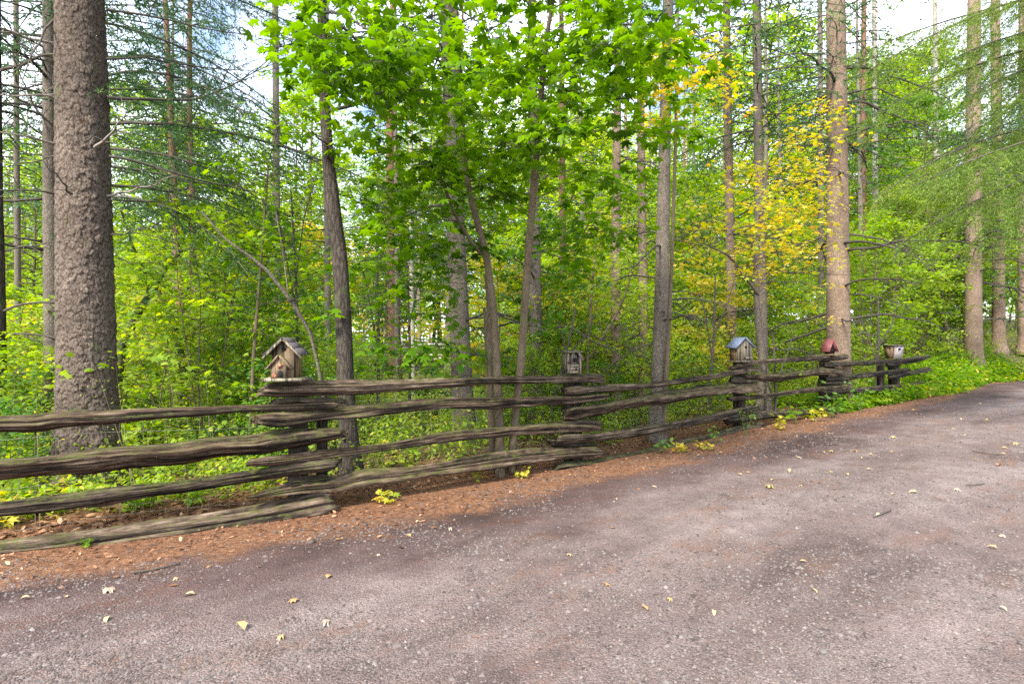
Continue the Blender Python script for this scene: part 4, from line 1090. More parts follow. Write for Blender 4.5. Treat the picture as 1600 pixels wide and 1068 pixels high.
# only leaves inside the picture count for the 300 that show largest
inpic = (np.abs(pos[:, 0] / pos[:, 1]) < .89) & (np.abs((pos[:, 2] - CAM_Z) / pos[:, 1]) < .59)
order = np.concatenate([order[inpic[order]], order[~inpic[order]]])
near, rest = order[:300], order[300:]
V, F, T = leaves(pos[rest], nrm[rest], hd[rest], sz[rest], TPL_MAPLE, tn[rest])
cro = link('leaves', mkmesh('leaves', V - mb_base, [(F, 0)], M['maple'], tint=T, smooth=True), maple); cro['kind'] = 'stuff'
LEAFMESH = [mkmesh('leaf', TPL_MAPLE[0] * [1, 1, 1 + .6 * i], [(TPL_MAPLE[1], 0)], M['maple'], tint=np.full(len(TPL_MAPLE[0]), .22 + .07 * i), smooth=True) for i in range(6)]
for i in near:
    N_ = Vector(nrm[i]).normalized(); H_ = Vector((math.cos(hd[i]), math.sin(hd[i]), 0)); X_ = (H_ - N_ * H_.dot(N_)).normalized(); Y_ = N_.cross(X_)
    o = bpy.data.objects.new('leaf', LEAFMESH[int(g_.integers(6))]); C.objects.link(o); o.parent = maple
    m4 = Matrix((X_, Y_, N_)).transposed().to_4x4(); m4.translation = Vector(pos[i] - mb_base)
    o.matrix_basis = m4 @ Matrix.Scale(sz[i], 4)

# other young broadleaf trees with their own stems
def sapling(name, label, stems, regions, bark, leafm, size, seed, tpl=TPL_STAR, nleaf=(9, 16), spread=.28, cat='tree', group=None):
    b = PX(stems[0][0][0], stems[0][0][1], stems[0][0][2]); b[2] = gh(b[0], b[1])
    t = thing(name, label, cat, tuple(b), 0, group); sp = []
    g_ = np.random.default_rng(seed)
    for i, s_ in enumerate(stems):
        P = resample([(*PX(a, bb, c), w_ / 2 / FPX * c) for a, bb, c, w_ in s_], 50)
        if i == 0: P[0, 2] = min(P[0, 2], b[2] - .1)
        mb = MB(); addtube(mb, P[:, :3], P[:, 3], 8, disp=lambda T, L: .9 + .2 * fbm(np.cos(T) * 2 + 5, np.sin(T) * 2 + 5, L * 3, s=seed + i))
        mb.build('trunk' if i == 0 else 'branch', M[bark], t, origin=b, smooth=True); sp.append(P)
    if regions:
        tw = MB(); d = spray_foliage(g_, regions, np.concatenate(sp), tw, size, tpl, nleaf, spread)
        V, F, T = leaves(*d[:4], tpl, d[4])
        tw.build('twigs', M['twig'], t, origin=b)['kind'] = 'stuff'
        link('crown', mkmesh('crown', V - b, [(F, 0)], M[leafm], tint=T, smooth=True), t)
    return t
sapling('maple_sapling', 'yellow-leaved maple sapling glowing left of the thick pinkish trunk',
    [[(1186, 640, 11.3, 13), (1192, 560, 11.3, 11), (1184, 510, 11.3, 10), (1180, 420, 11.2, 8), (1190, 330, 11, 6), (1200, 250, 10.8, 4)],
     [(1200, 650, 11.6, 16), (1196, 590, 11.6, 13), (1188, 520, 11.5, 8), (1180, 430, 11.2, 5), (1172, 350, 10.8, 3)], [(1185, 460, 11.2, 5), (1140, 400, 10.8, 4), (1100, 380, 10.4, 2)]],
    [([(1130, 250), (1290, 240), (1300, 330), (1270, 400), (1130, 390)], 78, (9.5, 12)), ([(1150, 280), (1290, 270), (1295, 400), (1180, 420)], 34, (8.8, 11)), ([(1070, 300), (1180, 300), (1200, 440), (1060, 430)], 36, (9.5, 12)),
     ([(1200, 400), (1300, 380), (1330, 520), (1220, 470)], 14, (9.8, 12.4)), ([(1200, 170), (1330, 130), (1330, 220), (1240, 260)], 22, (9.5, 12))], 'bark_grey', 'yellow', .105, 101, spread=.36)
sapling('maple_sapling', 'thin maple stem with pale yellow leaves near the top, against the straight grey-green trunk',
    [[(1033, 722, 8.7, 9), (1040, 600, 8.7, 8), (1048, 450, 8.5, 6), (1055, 250, 8.3, 5), (1058, 90, 8.0, 4), (1060, -40, 7.8, 3)]],
    [([(1010, 40), (1140, 40), (1150, 180), (1010, 120)], 44, (6.6, 8.4)), ([(1000, 130), (1060, 120), (1060, 200), (1010, 190)], 9, (6.8, 7.8))], 'bark_maple', 'yellow', .11, 102)
sapling('maple_sapling', 'mossy crooked young tree forking low right of the massive plated trunk',
    [[(180, 620, 8.3, 16), (190, 540, 8.3, 14), (215, 490, 8.2, 12), (240, 450, 8.2, 10), (262, 412, 8.1, 8), (285, 390, 8.0, 5)],
     [(243, 448, 8.2, 6), (262, 480, 8.3, 9), (275, 520, 8.4, 11), (286, 570, 8.5, 12), (288, 640, 8.6, 13)],
     [(232, 462, 8.2, 5), (225, 420, 8.1, 4), (205, 380, 8.0, 4), (190, 330, 7.9, 3)], [(282, 540, 8.5, 7), (320, 500, 8.6, 5), (350, 490, 8.7, 3)]],
    [([(180, 330), (360, 330), (420, 420), (380, 520), (200, 500)], 80, (7.4, 9.5)), ([(180, 500), (400, 500), (400, 640), (190, 640)], 50, (8, 10))], 'bark_moss', 'bush', .085, 103, nleaf=(9, 15), spread=.3)
sapling('maple_sapling', 'leafy green sapling between the massive trunk and the crooked pine',
    [[(392, 660, 7.0, 7), (396, 560, 7.0, 6), (403, 470, 7.0, 5), (410, 380, 7.0, 4), (420, 250, 7.0, 3)]],
    [([(300, 180), (480, 160), (500, 300), (430, 420), (300, 380)], 95, (6.4, 8.6)), ([(330, 400), (520, 380), (520, 500), (400, 560), (330, 480)], 50, (6.8, 8.6))], 'bark_maple', 'maple', .095, 104)
sapling('maple_sapling', 'yellow-green young maple behind the far side of the small grey birdhouse',
    [[(920, 660, 10, 6), (918, 560, 10, 5), (925, 450, 10, 4), (935, 330, 10, 3)], [(920, 560, 10, 4), (970, 480, 9.8, 3), (990, 420, 9.6, 2)]],
    [([(880, 380), (1010, 370), (1010, 470), (880, 480)], 55, (9, 11)), ([(890, 470), (1120, 440), (1120, 600), (900, 600)], 70, (9.5, 12))], 'bark_maple', 'bush', .09, 105)
sapling('fallen_pole', 'pale dead split pole leaning against a bent grey sapling left of the crooked pine',
    [[(505, 620, 6.9, 5.4), (497, 570, 6.9, 5.4), (485, 520, 6.8, 5.4), (462, 480, 6.7, 6.6), (440, 450, 6.6, 6.6)], [(455, 470, 6.65, 6.0), (420, 425, 6.5, 6.0), (390, 400, 6.4, 4.8), (350, 372, 6.3, 3.6), (315, 330, 6.2, 2.4)],
     [(450, 455, 6.6, 2.4), (440, 380, 6.7, 2.4), (425, 300, 6.8, 1.8), (410, 220, 6.9, 1.2)]], [], 'bark_grey', 'bush', .08, 106, cat='dead tree')
for i, (p0, p1, d, lab) in enumerate([((1106, 640), (1118, 430), 10.5, 'bare thin dark sapling left of the blue-roofed birdhouse'), ((1368, 620), (1372, 470), 15.5, 'thin forked sapling between the red-roofed and flared birdhouses'),
                                      ((590, 660), (588, 380), 9.0, 'thin straight dark sapling in front of the stone terrace'), ((1210, 690), (1208, 520), 10.9, 'thin reddish stem rising through the fence right of the blue-roofed birdhouse'),
                                      ((860, 640), (900, 480), 9.0, 'bare curved stem between maple stems and small grey birdhouse'), ((640, 640), (634, 400), 12.0, 'slim bare stem crossing the view of the terrace'),
                                      ((465, 600), (455, 300), 7.6, 'thin upright twiggy sapling just right of the tan birdhouse'), ((340, 640), (352, 400), 9.0, 'thin twiggy sapling between the mossy tree and the tan birdhouse')]):
    sx = (p1[0] - p0[0])
    sapling('sapling', lab, [[(*p0, d, 5), ((p0[0] + p1[0]) / 2 + 3, (p0[1] + p1[1]) / 2, d, 4), (*p1, d, 2.5)],
            [((p0[0] + p1[0]) / 2, (p0[1] + p1[1]) / 2, d, 3), (p1[0] + 20, p1[1] + 40, d - .2, 2), (p1[0] + 34, p1[1] - 10, d - .2, 1)],
            [((p0[0] + p1[0]) / 2, (p0[1] + p1[1]) / 2 + 20, d, 3), (p1[0] - 18, p1[1] + 50, d + .2, 2), (p1[0] - 34, p1[1] + 10, d + .2, 1)]],
            [([(p1[0] - 50, p1[1] - 20), (p1[0] + 50, p1[1] - 20), (p1[0] + 40, p0[1] - 40), (p1[0] - 40, p0[1] - 40)], 14, (d - .4, d + .4))], 'twig', 'bush', .06, 120 + i, TPL_OVAL, (6, 10), .2)

# ------------------------------------------------------------------ thicket behind: shared meshes
def broadleaf(seed, H, Rr, b0, nlimb, leaf, per, mat, tpl=TPL_KITE, bark='bark_maple', multi=1):
    g_ = np.random.default_rng(seed); tm = MB(); pos = []; hd = []
    for k in range(multi):
        t_ = np.linspace(0, 1, 16); lean = g_.normal(0, .10, 2) * (1 + .8 * (multi > 1))
        T0 = np.stack([t_ * H * lean[0] + .05 * H * (vn(t_ * 3, t_ * 0 + k, s=seed) - .5), t_ * H * lean[1] + .05 * H * (vn(t_ * 3, t_ * 0 + 5 + k, s=seed) - .5), t_ * H - .1], 1)
        T0[0, :2] *= .2
        addtube(tm, T0, H * .0065 * (1.05 - t_) / math.sqrt(multi) + .002, 6, cap=False)
        for i in range(nlimb // multi):
            f = b0 + (1 - b0) * (i + g_.uniform(0, 1)) / (nlimb // multi); o = np.array([np.interp(f, t_, T0[:, j]) for j in range(3)])
            az = g_.uniform(0, 6.283); fr = (f - b0) / (1 - b0)
            L = Rr * (.35 + .9 * math.sin(math.pi * min(1, fr * .8 + .18))) * g_.uniform(.5, 1.15)
            el = g_.uniform(.15, .8)
            u = np.linspace(0, 1, 6)
            P = o + np.stack([np.cos(az) * L * u, np.sin(az) * L * u, L * (el * u - .35 * u * u)], 1)
            addtube(tm, P, np.linspace(H * .0022, .0015, 6), 3, cap=False)
            nt_ = max(3, int(per / 9))
            for j in range(nt_):
                s_ = g_.uniform(.25, 1); c = np.array([np.interp(s_, u, P[:, q_]) for q_ in range(3)])
                a2 = az + g_.normal(0, .9); l2 = L * g_.uniform(.15, .4); e = c + np.array([math.cos(a2) * l2, math.sin(a2) * l2, l2 * g_.uniform(-.2, .35)])
                addtube(tm, [c, e], [.0025, .001], 3, cap=False)
                m = 9; q_ = c + (e - c) * g_.uniform(.1, 1.15, (m, 1)) + g_.normal(0, leaf * 1.1, (m, 3)) * [1, 1, .45]
                pos.append(q_); hd.append(g_.uniform(0, 6.28, m))
    pos = np.concatenate(pos); hd = np.concatenate(hd); n = len(pos)
    V, F, T = leaves(pos, upn(n, .5, g_), hd, leaf * g_.uniform(.6, 1.25, n), tpl, np.clip(g_.normal(.42, .16, n), 0, 1))
    return tm.mesh('trunk', M[bark]), mkmesh('crown', V, [(F, 0)], M[mat], tint=T)

SMALL = [broadleaf(700 + i, h_, r_, b_, n_, l_, p_, m_, tp, multi=mu, bark='bark_maple') for i, (h_, r_, b_, n_, l_, p_, m_, mu, tp) in enumerate([
    (1.9, .8, .12, 36, .085, 45, 'bush', 3, TPL_OVAL), (2.8, 1.1, .12, 44, .10, 45, 'bush', 3, TPL_STAR), (3.8, 1.3, .15, 46, .13, 45, 'bushcool', 1, TPL_STAR),
    (1.3, .6, .1, 34, .075, 45, 'bushcool', 4, TPL_OVAL), (4.6, 1.5, .2, 50, .13, 45, 'bush', 1, TPL_STAR), (3.2, 1.1, .2, 38, .12, 45, 'yellow', 1, TPL_STAR)])]
BIG = [broadleaf(800 + i, h_, r_, b_, n_, l_, p_, m_, TPL_KITE) for i, (h_, r_, b_, n_, l_, p_, m_) in enumerate([
    (8.5, 2.5, .14, 90, .15, 99, 'bush'), (11.5, 3.0, .18, 100, .17, 108, 'bush'), (10, 2.7, .15, 90, .16, 99, 'bushcool'), (7.0, 2.2, .14, 80, .14, 90, 'yellow'), (17, 3.6, .22, 120, .24, 108, 'bush'), (20, 4.0, .3, 120, .27, 108, 'bush')])]
NAMES_S = ['low bright green shrub', 'bushy light green shrub', 'cool green leafy sapling', 'knee-high dark green shrub', 'slender yellow-green sapling', 'thin sapling with yellow leaves']
NAMES_B = ['spreading light green tree', 'tall yellow-green tree', 'cool green broadleaf tree', 'yellow-leaved understorey tree', 'lofty yellow-green tree', 'very tall leafy tree']

LATER = []
MARKS = [(20, 'the dark edge trunk'), (130, 'the massive spruce'), (225, 'the mossy forked tree'), (290, 'the red pine pair'), (385, 'the leaning dead pole'), (455, 'the tan birdhouse'), (545, 'the crooked pine'),
         (640, 'the terrace gap'), (718, 'the thick grey spruce'), (790, 'the maple stems'), (893, 'the small grey birdhouse'), (962, 'the slender brown trunk'), (1032, 'the straight grey-green trunk'),
         (1155, 'the blue-roofed birdhouse'), (1225, 'the yellow maple'), (1309, 'the thick pinkish spruce'), (1396, 'the flared birdhouse'), (1465, 'the mottled pale trunk'), (1540, 'the two verge spruces'), (1600, 'the right-edge trunk')]
ORD = ['nearest', 'second nearest', 'third nearest', 'fourth nearest', 'fifth nearest', 'sixth nearest', 'seventh nearest', 'eighth nearest', 'ninth nearest', 'tenth nearest', 'eleventh nearest', 'twelfth nearest', 'thirteenth nearest', 'fourteenth nearest', 'fifteenth nearest', 'sixteenth nearest']
def label_later():
    b = {}
    for t, nm, x, y in LATER:
        p = 800 + x / y * FPX; m_ = min(MARKS, key=lambda q: abs(q[0] - p))[1]
        b.setdefault((nm, m_), []).append((y, t))
    for (nm, m_), l in b.items():
        l.sort(key=lambda q: q[0])
        for k, (y, t) in enumerate(l):
            t['label'] = ('%s beyond the fence behind %s' % (nm, m_)) if len(l) == 1 else '%s %s behind %s' % (ORD[min(k, 15)], nm, m_)
def place(kind, i, x, y, s_, rz, g_):
    tm, cm = (SMALL if kind == 's' else BIG)[i]
    z = gh(x, y)
    nm = ('shrub' if i in (0, 1, 3) else 'sapling') if kind == 's' else 'broadleaf_tree'
    t = thing(nm, None, 'shrub' if nm == 'shrub' else 'tree', (x, y, z), rz, {'shrub': 'shrubs of the thicket', 'sapling': 'saplings of the thicket', 'broadleaf_tree': 'broadleaf trees of the wood'}[nm])
    LATER.append((t, (NAMES_S if kind == 's' else NAMES_B)[i], x, y))
    t.scale = (s_, s_, s_ * g_.uniform(.88, 1.12))
    link('trunk', tm, t); link('crown', cm, t)

g_ = np.random.default_rng(900); cnt = 0; placed = []
def gap(x, y, r_=0):
    p = 800 + x / y * FPX; mg = r_ / y * FPX
    return 585 - mg < p < 705 + mg
def scatter(kind, ids, probs, n, dr, sr, sep, side=(-.98, 1.0), mind=1.0):
    k = 0; tries = 0
    while k < n and tries < n * 60:
        tries += 1
        d = dr[0] * (dr[1] / dr[0]) ** g_.uniform(0, 1); q = g_.uniform(*side); x, y = q * d, d
        s_ = float(sdist(np.array([x]), np.array([y]))[0])
        if s_ > -mind: continue
        if 40 < 800 + x / y * FPX < 230 and y < 7.2: continue
        if any((x - a) ** 2 + (y - b) ** 2 < sep ** 2 for a, b in placed): continue
        i = int(g_.choice(ids, p=probs))
        if (kind, i) in (('b', 3), ('s', 5)) and x / y * FPX + 800 > 1270: continue
        if kind == 's' and any(abs(800 + q * FPX - bp_) < 14 + (1.5 if i in (2, 4, 5) else .9) / d * FPX and d < bd_ + (3.0 if i in (1, 2, 4, 5) else 1.2) for bp_, bd_ in ((455, 5.1), (893, 7.1), (1157, 9.9), (1296, 12.5), (1396, 14.9))): continue
        if kind == 'b' and d < 34 and gap(x, y, 1.9): continue
        if kind == 's' and (gap(x, y, .7) and (i not in (3,) or d < 8) or gap(x, y, 1.0) and d < 28 and i not in (0, 3)): continue
        placed.append((x, y)); place(kind, i, x, y, g_.uniform(*sr), g_.uniform(0, 6.28), g_); k += 1
scatter('s', [0, 1, 3], [.45, .20, .35], 32, (5.5, 11), (.7, 1.1), .55)
scatter('s', [0, 1, 2, 3, 4, 5], [.24, .22, .18, .12, .16, .08], 60, (9, 19), (.8, 1.2), .7)
scatter('s', [1, 2, 4, 5], [.34, .28, .30, .08], 60, (17, 34), (1.0, 1.5), .9)
scatter('b', [0, 1, 2, 3], [.36, .18, .28, .18], 24, (15, 30), (.7, 1.05), 1.6)
scatter('b', [0, 1, 2, 3], [.32, .34, .28, .06], 34, (28, 55), (.8, 1.15), 2.5)

# more conifers further back, sharing trunk and crown meshes
def far_trunk(seed, H, r_):
    mb = MB(); n = 50; z = np.linspace(-.2, H, n)
    addtube(mb, np.stack([.1 * np.sin(z * .3 + seed), .1 * np.cos(z * .25 + seed), z], 1), r_ * (1.02 - z / H) + .01, 10, disp=lambda T, L: .9 + .2 * fbm(np.cos(T) * 2 + 5, np.sin(T) * 2 + 5, L * 2, s=seed))
    return mb.mesh('trunk', M[['bark_grey', 'bark_pink', 'bark_red'][seed % 3]], smooth=True)
FT = [far_trunk(i, h_, .2) for i, h_ in enumerate((20, 22, 18))]
for k in range(25):
    for _ in range(200):
        d = 17 * (55 / 17) ** g_.uniform(0, 1); q = g_.uniform(-.95, .95)
        x, y = q * d, d
        if float(sdist(np.array([x]), np.array([y]))[0]) > -4 or any((x - a) ** 2 + (y - b) ** 2 < 2.5 for a, b in placed): continue
        if q > -.72 and q < .0 and g_.uniform() < .55: continue
        break
    placed.append((x, y)); i = int(g_.integers(3)); z = gh(x, y)
    zone = 'left' if q < -.35 else ('middle' if q < .25 else 'right')
    t = thing('spruce_tree', None, 'tree', (x, y, z), 0, 'spruces deep in the wood')
    LATER.append((t, ['grey-barked', 'pinkish-barked', 'reddish-barked'][i] + ' far spruce', x, y))
    s_ = g_.uniform(.8, 1.15); t.scale = (s_,) * 3
    link('trunk', FT[i], t)
    c = int(g_.integers(4 if q > .3 else 3)); link('crown', CROWNS[c if q <= .3 or g_.uniform() < .4 else 3], t, (0, 0, g_.uniform(-2, 0)), (0, 0, g_.uniform(0, 6.28)))
    for j in range(6):
        az = g_.uniform(0, 6.28); link('branch', DEAD[int(g_.integers(7))], t, (.1 * math.cos(az), .1 * math.sin(az), g_.uniform(2, 7)), (0, g_.uniform(-.2, .3), az), g_.uniform(1.2, 2.4))

scatter('b', [4, 5], [.5, .5], 26, (22, 48), (.8, 1.1), 2.2, side=(-.35, 1.0))
scatter('b', [4, 5], [.5, .5], 4, (30, 48), (.7, .9), 2.2, side=(-.95, -.35))
for k in range(26):
    for _ in range(200):
        d = 15 * (42 / 15) ** g_.uniform(0, 1); q = g_.uniform(-.9, .8); x, y = q * d, d
        if float(sdist(np.array([x]), np.array([y]))[0]) > -4 or any((x - a) ** 2 + (y - b) ** 2 < 1.5 for a, b in placed): continue
        break
    placed.append((x, y)); i = int(g_.integers(3)); s_ = g_.uniform(.85, 1.1)
    t = thing('spruce_tree', None, 'tree', (x, y, gh(x, y)), g_.uniform(0, 6.28), 'slim bare trunks in the wood'); t.scale = (s_ * .62, s_ * .62, s_)
    LATER.append((t, ['slim bare grey trunk', 'slim bare pinkish trunk', 'slim bare reddish trunk'][i], x, y))
    link('trunk', FT[i], t)
    for j in range(5):
        az = g_.uniform(0, 6.28); link('branch', DEAD[int(g_.integers(7))], t, (.1 * math.cos(az), .1 * math.sin(az), g_.uniform(2, 9)), (0, g_.uniform(-.2, .3), az), g_.uniform(1.2, 2.6))
label_later()
# far-off wood: one uncountable mass
n = 70000
a = g_.uniform(-1.0, 1.05, n); d = g_.uniform(52, 95, n); x = a * d * 1.05; y = d
top = 5 + 9 * fbm(x * .10 + 50, y * .10 + 50, s=21, o=3) * 1.3 + 4 * sst(.1, .8, a)
keep = fbm(x * .35 + 9, y * .35 + 9, s=22) > .40
u = g_.uniform(0, 1, n) ** .8
z = ground_h(x, y) + u * top
keep &= (fbm(x * .8, z * .8 + 40, y * .8, s=23) > .44)
pos = np.stack([x, y, z], 1)[keep]; m = len(pos)
sh = 1 - .0 * u[keep]
V, F, T = leaves(pos, g_.normal(0, 1, (m, 3)) + [0, -.3, .6], g_.uniform(0, 6.28, m), g_.uniform(.35, .8, m), TPL_KITE, np.clip(g_.normal(.5, .2, m), 0, 1))
tag(link('far_wood', mkmesh('far_wood', V, [(F, 0)], M['bush'], tint=T)), 'far-off sunlit wood closing the view behind the trees', 'wood', kind='stuff')

# ------------------------------------------------------------------ pale stone terrace seen through the gap
tq = PX(648, 545, 27.0)
ter = thing('stone_terrace', 'pale stone terrace wall with a small wooden railing glimpsed through the trees', 'wall', (tq[0], tq[1], gh(tq[0], tq[1])))
zg = gh(tq[0], tq[1]); zt = 1.5 - (531 - 534) / FPX * 27 - zg; zb = 1.5 - (560 - 534) / FPX * 27 - zg
rows = 5; hgt = (zt - .15 - (zb - .1)) / rows
sm_ = []
for i in range(6):
    mb = MB(); P = np.array([(x, y, z) for z in (-.5, .5) for y in (-.5, .5) for x in (-.5, .5)]) * (1 + g_.uniform(-.14, .14, (8, 3)))
    mb.add(P, [(0, 2, 3, 1), (4, 5, 7, 6), (0, 1, 5, 4), (2, 6, 7, 3), (0, 4, 6, 2), (1, 3, 7, 5)]); sm_.append(mb.mesh('stone', M['stone_pale']))
for r_i in range(rows):
    x = -2.0
    while x < 2.0:
        wd = g_.uniform(.3, .55); link('stone', sm_[int(g_.integers(6))], ter, (x + wd / 2, g_.uniform(-.04, .04), zb - .1 + hgt * (r_i + .5)), None, (wd * .93, .5, hgt * .92)); x += wd
mb = MB(); mb.box((0, .3, zb + (zt - zb) / 2 - .4), (4.0, .35, zt - zb + .4)); mb.build('backing', M['stone_pale'], ter)
for x in (-1.7, -.9, -.1, .7, 1.5):
    mb = MB(); mb.box((x, .1, zt + .25), (.08, .08, .8)); mb.build('railing_post', M['bh_brown'], ter)
mb = MB(); mb.box((-.1, .1, zt + .6), (3.5, .07, .07)); mb.build('handrail', M['bh_brown'], ter)

# ------------------------------------------------------------------ undergrowth, ground cover, litter, gravel
def plants_mesh(name, xs, ys, hs, leafsize, per, mat, stemmat, seed, tpl=TPL_OVAL, tint0=.45, flat=.5, spread=.16, basket=False):
    g_ = np.random.default_rng(seed); n = len(xs); zs = ground_h(xs, ys)
    lean = g_.normal(0, .18, (n, 2)) * hs[:, None]
    tipx, tipy, tipz = xs + lean[:, 0], ys + lean[:, 1], zs + hs
    w_ = np.maximum(.0015, .0035 * hs); ang = g_.uniform(0, 3.14, n)
    ox, oy = np.cos(ang) * w_, np.sin(ang) * w_
    SV = np.stack([np.stack([xs - ox, ys - oy, zs], 1), np.stack([xs + ox, ys + oy, zs], 1), np.stack([tipx, tipy, tipz], 1)], 1).reshape(-1, 3)
    idx = np.repeat(np.arange(n), per); u = g_.uniform(.15, 1.05, len(idx)); a = g_.uniform(0, 6.283, len(idx))
    rr = spread * hs[idx] * g_.uniform(.1, 1, len(idx)) ** .7 + .01
    pos = np.stack([xs[idx] + lean[idx, 0] * u + rr * np.cos(a), ys[idx] + lean[idx, 1] * u + rr * np.sin(a), zs[idx] + hs[idx] * u - rr * .2], 1)
    N_ = upn(len(idx), flat, g_); N_[:, :2] += .3 * np.stack([np.cos(a), np.sin(a)], 1)
    ptint = np.clip(g_.normal(tint0, .17, n), 0, 1)
    V, F, T = leaves(pos, N_, a, leafsize * g_.uniform(.55, 1.3, len(idx)), tpl, np.clip(ptint[idx] + g_.normal(0, .07, len(idx)), 0, 1))
    me = mkmesh(name, np.concatenate([SV, V]), [(np.arange(len(SV)).reshape(-1, 3), 0), (F + len(SV), 1)], [M[stemmat], M[mat]], tint=np.r_[np.full(len(SV), .5), T])
    return link(name, me)

def scatter_xy(n, dr, s_rng, side=(-1.0, 1.0), seed=1):
    g_ = np.random.default_rng(seed); X = []; Y = []; tot = 0
    while tot < n:
        d = dr[0] * (dr[1] / dr[0]) ** g_.uniform(0, 1, n * 3); x = g_.uniform(*side, n * 3) * d; s_ = sdist(x, d)
        m = (s_ < s_rng[1]) & (s_ > s_rng[0]); X.append(x[m]); Y.append(d[m]); tot += m.sum()
        if m.sum() == 0: break
    return np.concatenate(X)[:n], np.concatenate(Y)[:n]

x, y = scatter_xy(3000, (3.6, 17), (-12, -.5), seed=31)
h_ = np.random.default_rng(1).uniform(.15, .62, len(x)); h_ *= np.where(y < 5.6, .55, 1)
tag(plants_mesh('undergrowth', x, y, h_, .065, 15, 'bush', 'stem', 32), 'mixed light green weeds and seedlings filling the forest floor behind the rails', 'undergrowth', kind='stuff')
x, y = scatter_xy(2400, (12, 40), (-40, -.8), seed=33)
h_ = np.random.default_rng(2).uniform(.4, 1.3, len(x))
tag(plants_mesh('undergrowth', x, y, h_, .10, 22, 'bush', 'stem', 34, TPL_KITE, spread=.3), 'distant sunlit undergrowth deeper in the wood', 'undergrowth', kind='stuff')
# thin tall stalks
x, y = scatter_xy(450, (4, 16), (-8, -.35), seed=35)
h_ = np.random.default_rng(3).uniform(.4, 1.5, len(x))
tag(plants_mesh('tall_weeds', x, y, h_, .03, 8, 'bush', 'stem_dry', 36, tint0=.6, spread=.08), 'thin tall weed stalks with tiny leaves just behind the fence', 'weeds', kind='stuff')
# broad leaved ground cover along the far end of the fence
g_ = np.random.default_rng(41)
tt = g_.uniform(0, 1, 1500) ** .8; bx = 6.2 + tt * 14.0; by = np.interp(bx, LINE[:, 0], LINE[:, 1])
w_ = .10 + .72 * sst(8.8, 12.5, bx) * g_.uniform(.7, 1.1, 1500)
s_ = g_.uniform(-1.5, 1, 1500) ** 1 ; off = np.where(s_ > 0, s_ * w_, s_ * .8)
x = bx + .66 * off; y = by - .75 * off
h_ = g_.uniform(.12, .45, 1500) * (1 - .35 * (off > .5)) + .5 * sst(10.5, 13, bx) * g_.uniform(0, 1, 1500) * (off < .5)
gc = plants_mesh('ground_cover', x, y, h_, .12, 13, 'maple', 'stem', 42, TPL_OVAL, .55, .4, .45)
tag(gc, 'broad-leaved green ground cover spilling round the far end of the fence', 'ground cover', kind='stuff')
k = (x > 8) & (g_.uniform(0, 1, 1500) < .10) & ((x > 10.5) | (off < .3))
tag(plants_mesh('ground_cover', x[k] + .1, y[k], h_[k] * 1.05, .13, 7, 'yellow', 'stem', 43, TPL_OVAL, .45, .4, .4), 'yellowing leaves among the ground cover at the far end of the fence', 'ground cover', kind='stuff')
# a few countable plants at the foot of the fence
PL = [(20, 700, 4.8, 'bush', 'orange-yellow seedling leaf cluster behind the left rails', .1, 'yellow', .26), (8, 790, 4.5, 'bush', 'yellow and green seedling low behind the left bottom rails', .1, 'yellow', .22),
      (604, 790, 5.4, '', 'single yellow leafy seedling under the second fence panel', .085, 'yellow', .14), (745, 755, 6.3, '', 'small yellow seedling at the foot of the maple stems', .06, 'yellow', .14),
      (815, 745, 6.5, '', 'tiny yellow seedling right of the maple stems', .06, 'yellow', .10), (1035, 705, 7.95, '', 'pale green sprig by the bottom rail of the middle panel', .08, 'bushcool', .16),
      (1066, 712, 7.9, '', 'yellow and green leaf cluster on the verge by the middle panel', .09, 'yellow', .16), (1098, 704, 8.1, '', 'lone yellow leaf plant on the verge', .08, 'yellow', .10),
      (1118, 690, 8.6, '', 'pale green bush growing over the bottom rail near the blue-roofed birdhouse', .08, 'bushcool', .26), (1165, 630, 9.4, '', 'pale leafy twig on the rails below the blue-roofed birdhouse', .07, 'bushcool', .5),
      (1215, 680, 9.8, '', 'yellow-green plant at the rail foot left of the red-roofed birdhouse', .10, 'yellow', .25), (1242, 668, 10.6, '', 'broad green leafy plant over the lower rails', .15, 'maple', .42),
      (1275, 670, 10.9, '', 'orange and green plant in front of the lower rails', .12, 'yellow', .28), (1300, 655, 11.4, '', 'blue-green leafy plant below the red-roofed birdhouse', .14, 'bushcool', .6),
      (1345, 640, 12.4, '', 'green climber over the rails below the flared birdhouse', .12, 'bushcool', .7), (135, 862, 4.3, '', 'small bright green sprig at the bottom log', .05, 'maple', .05),
      (400, 745, 5.6, '', 'fern-like green seedling behind the lower rails left of the post', .06, 'bushcool', .3), (208, 790, 4.9, '', 'green weed in front of the massive trunk foot', .07, 'maple', .22)]
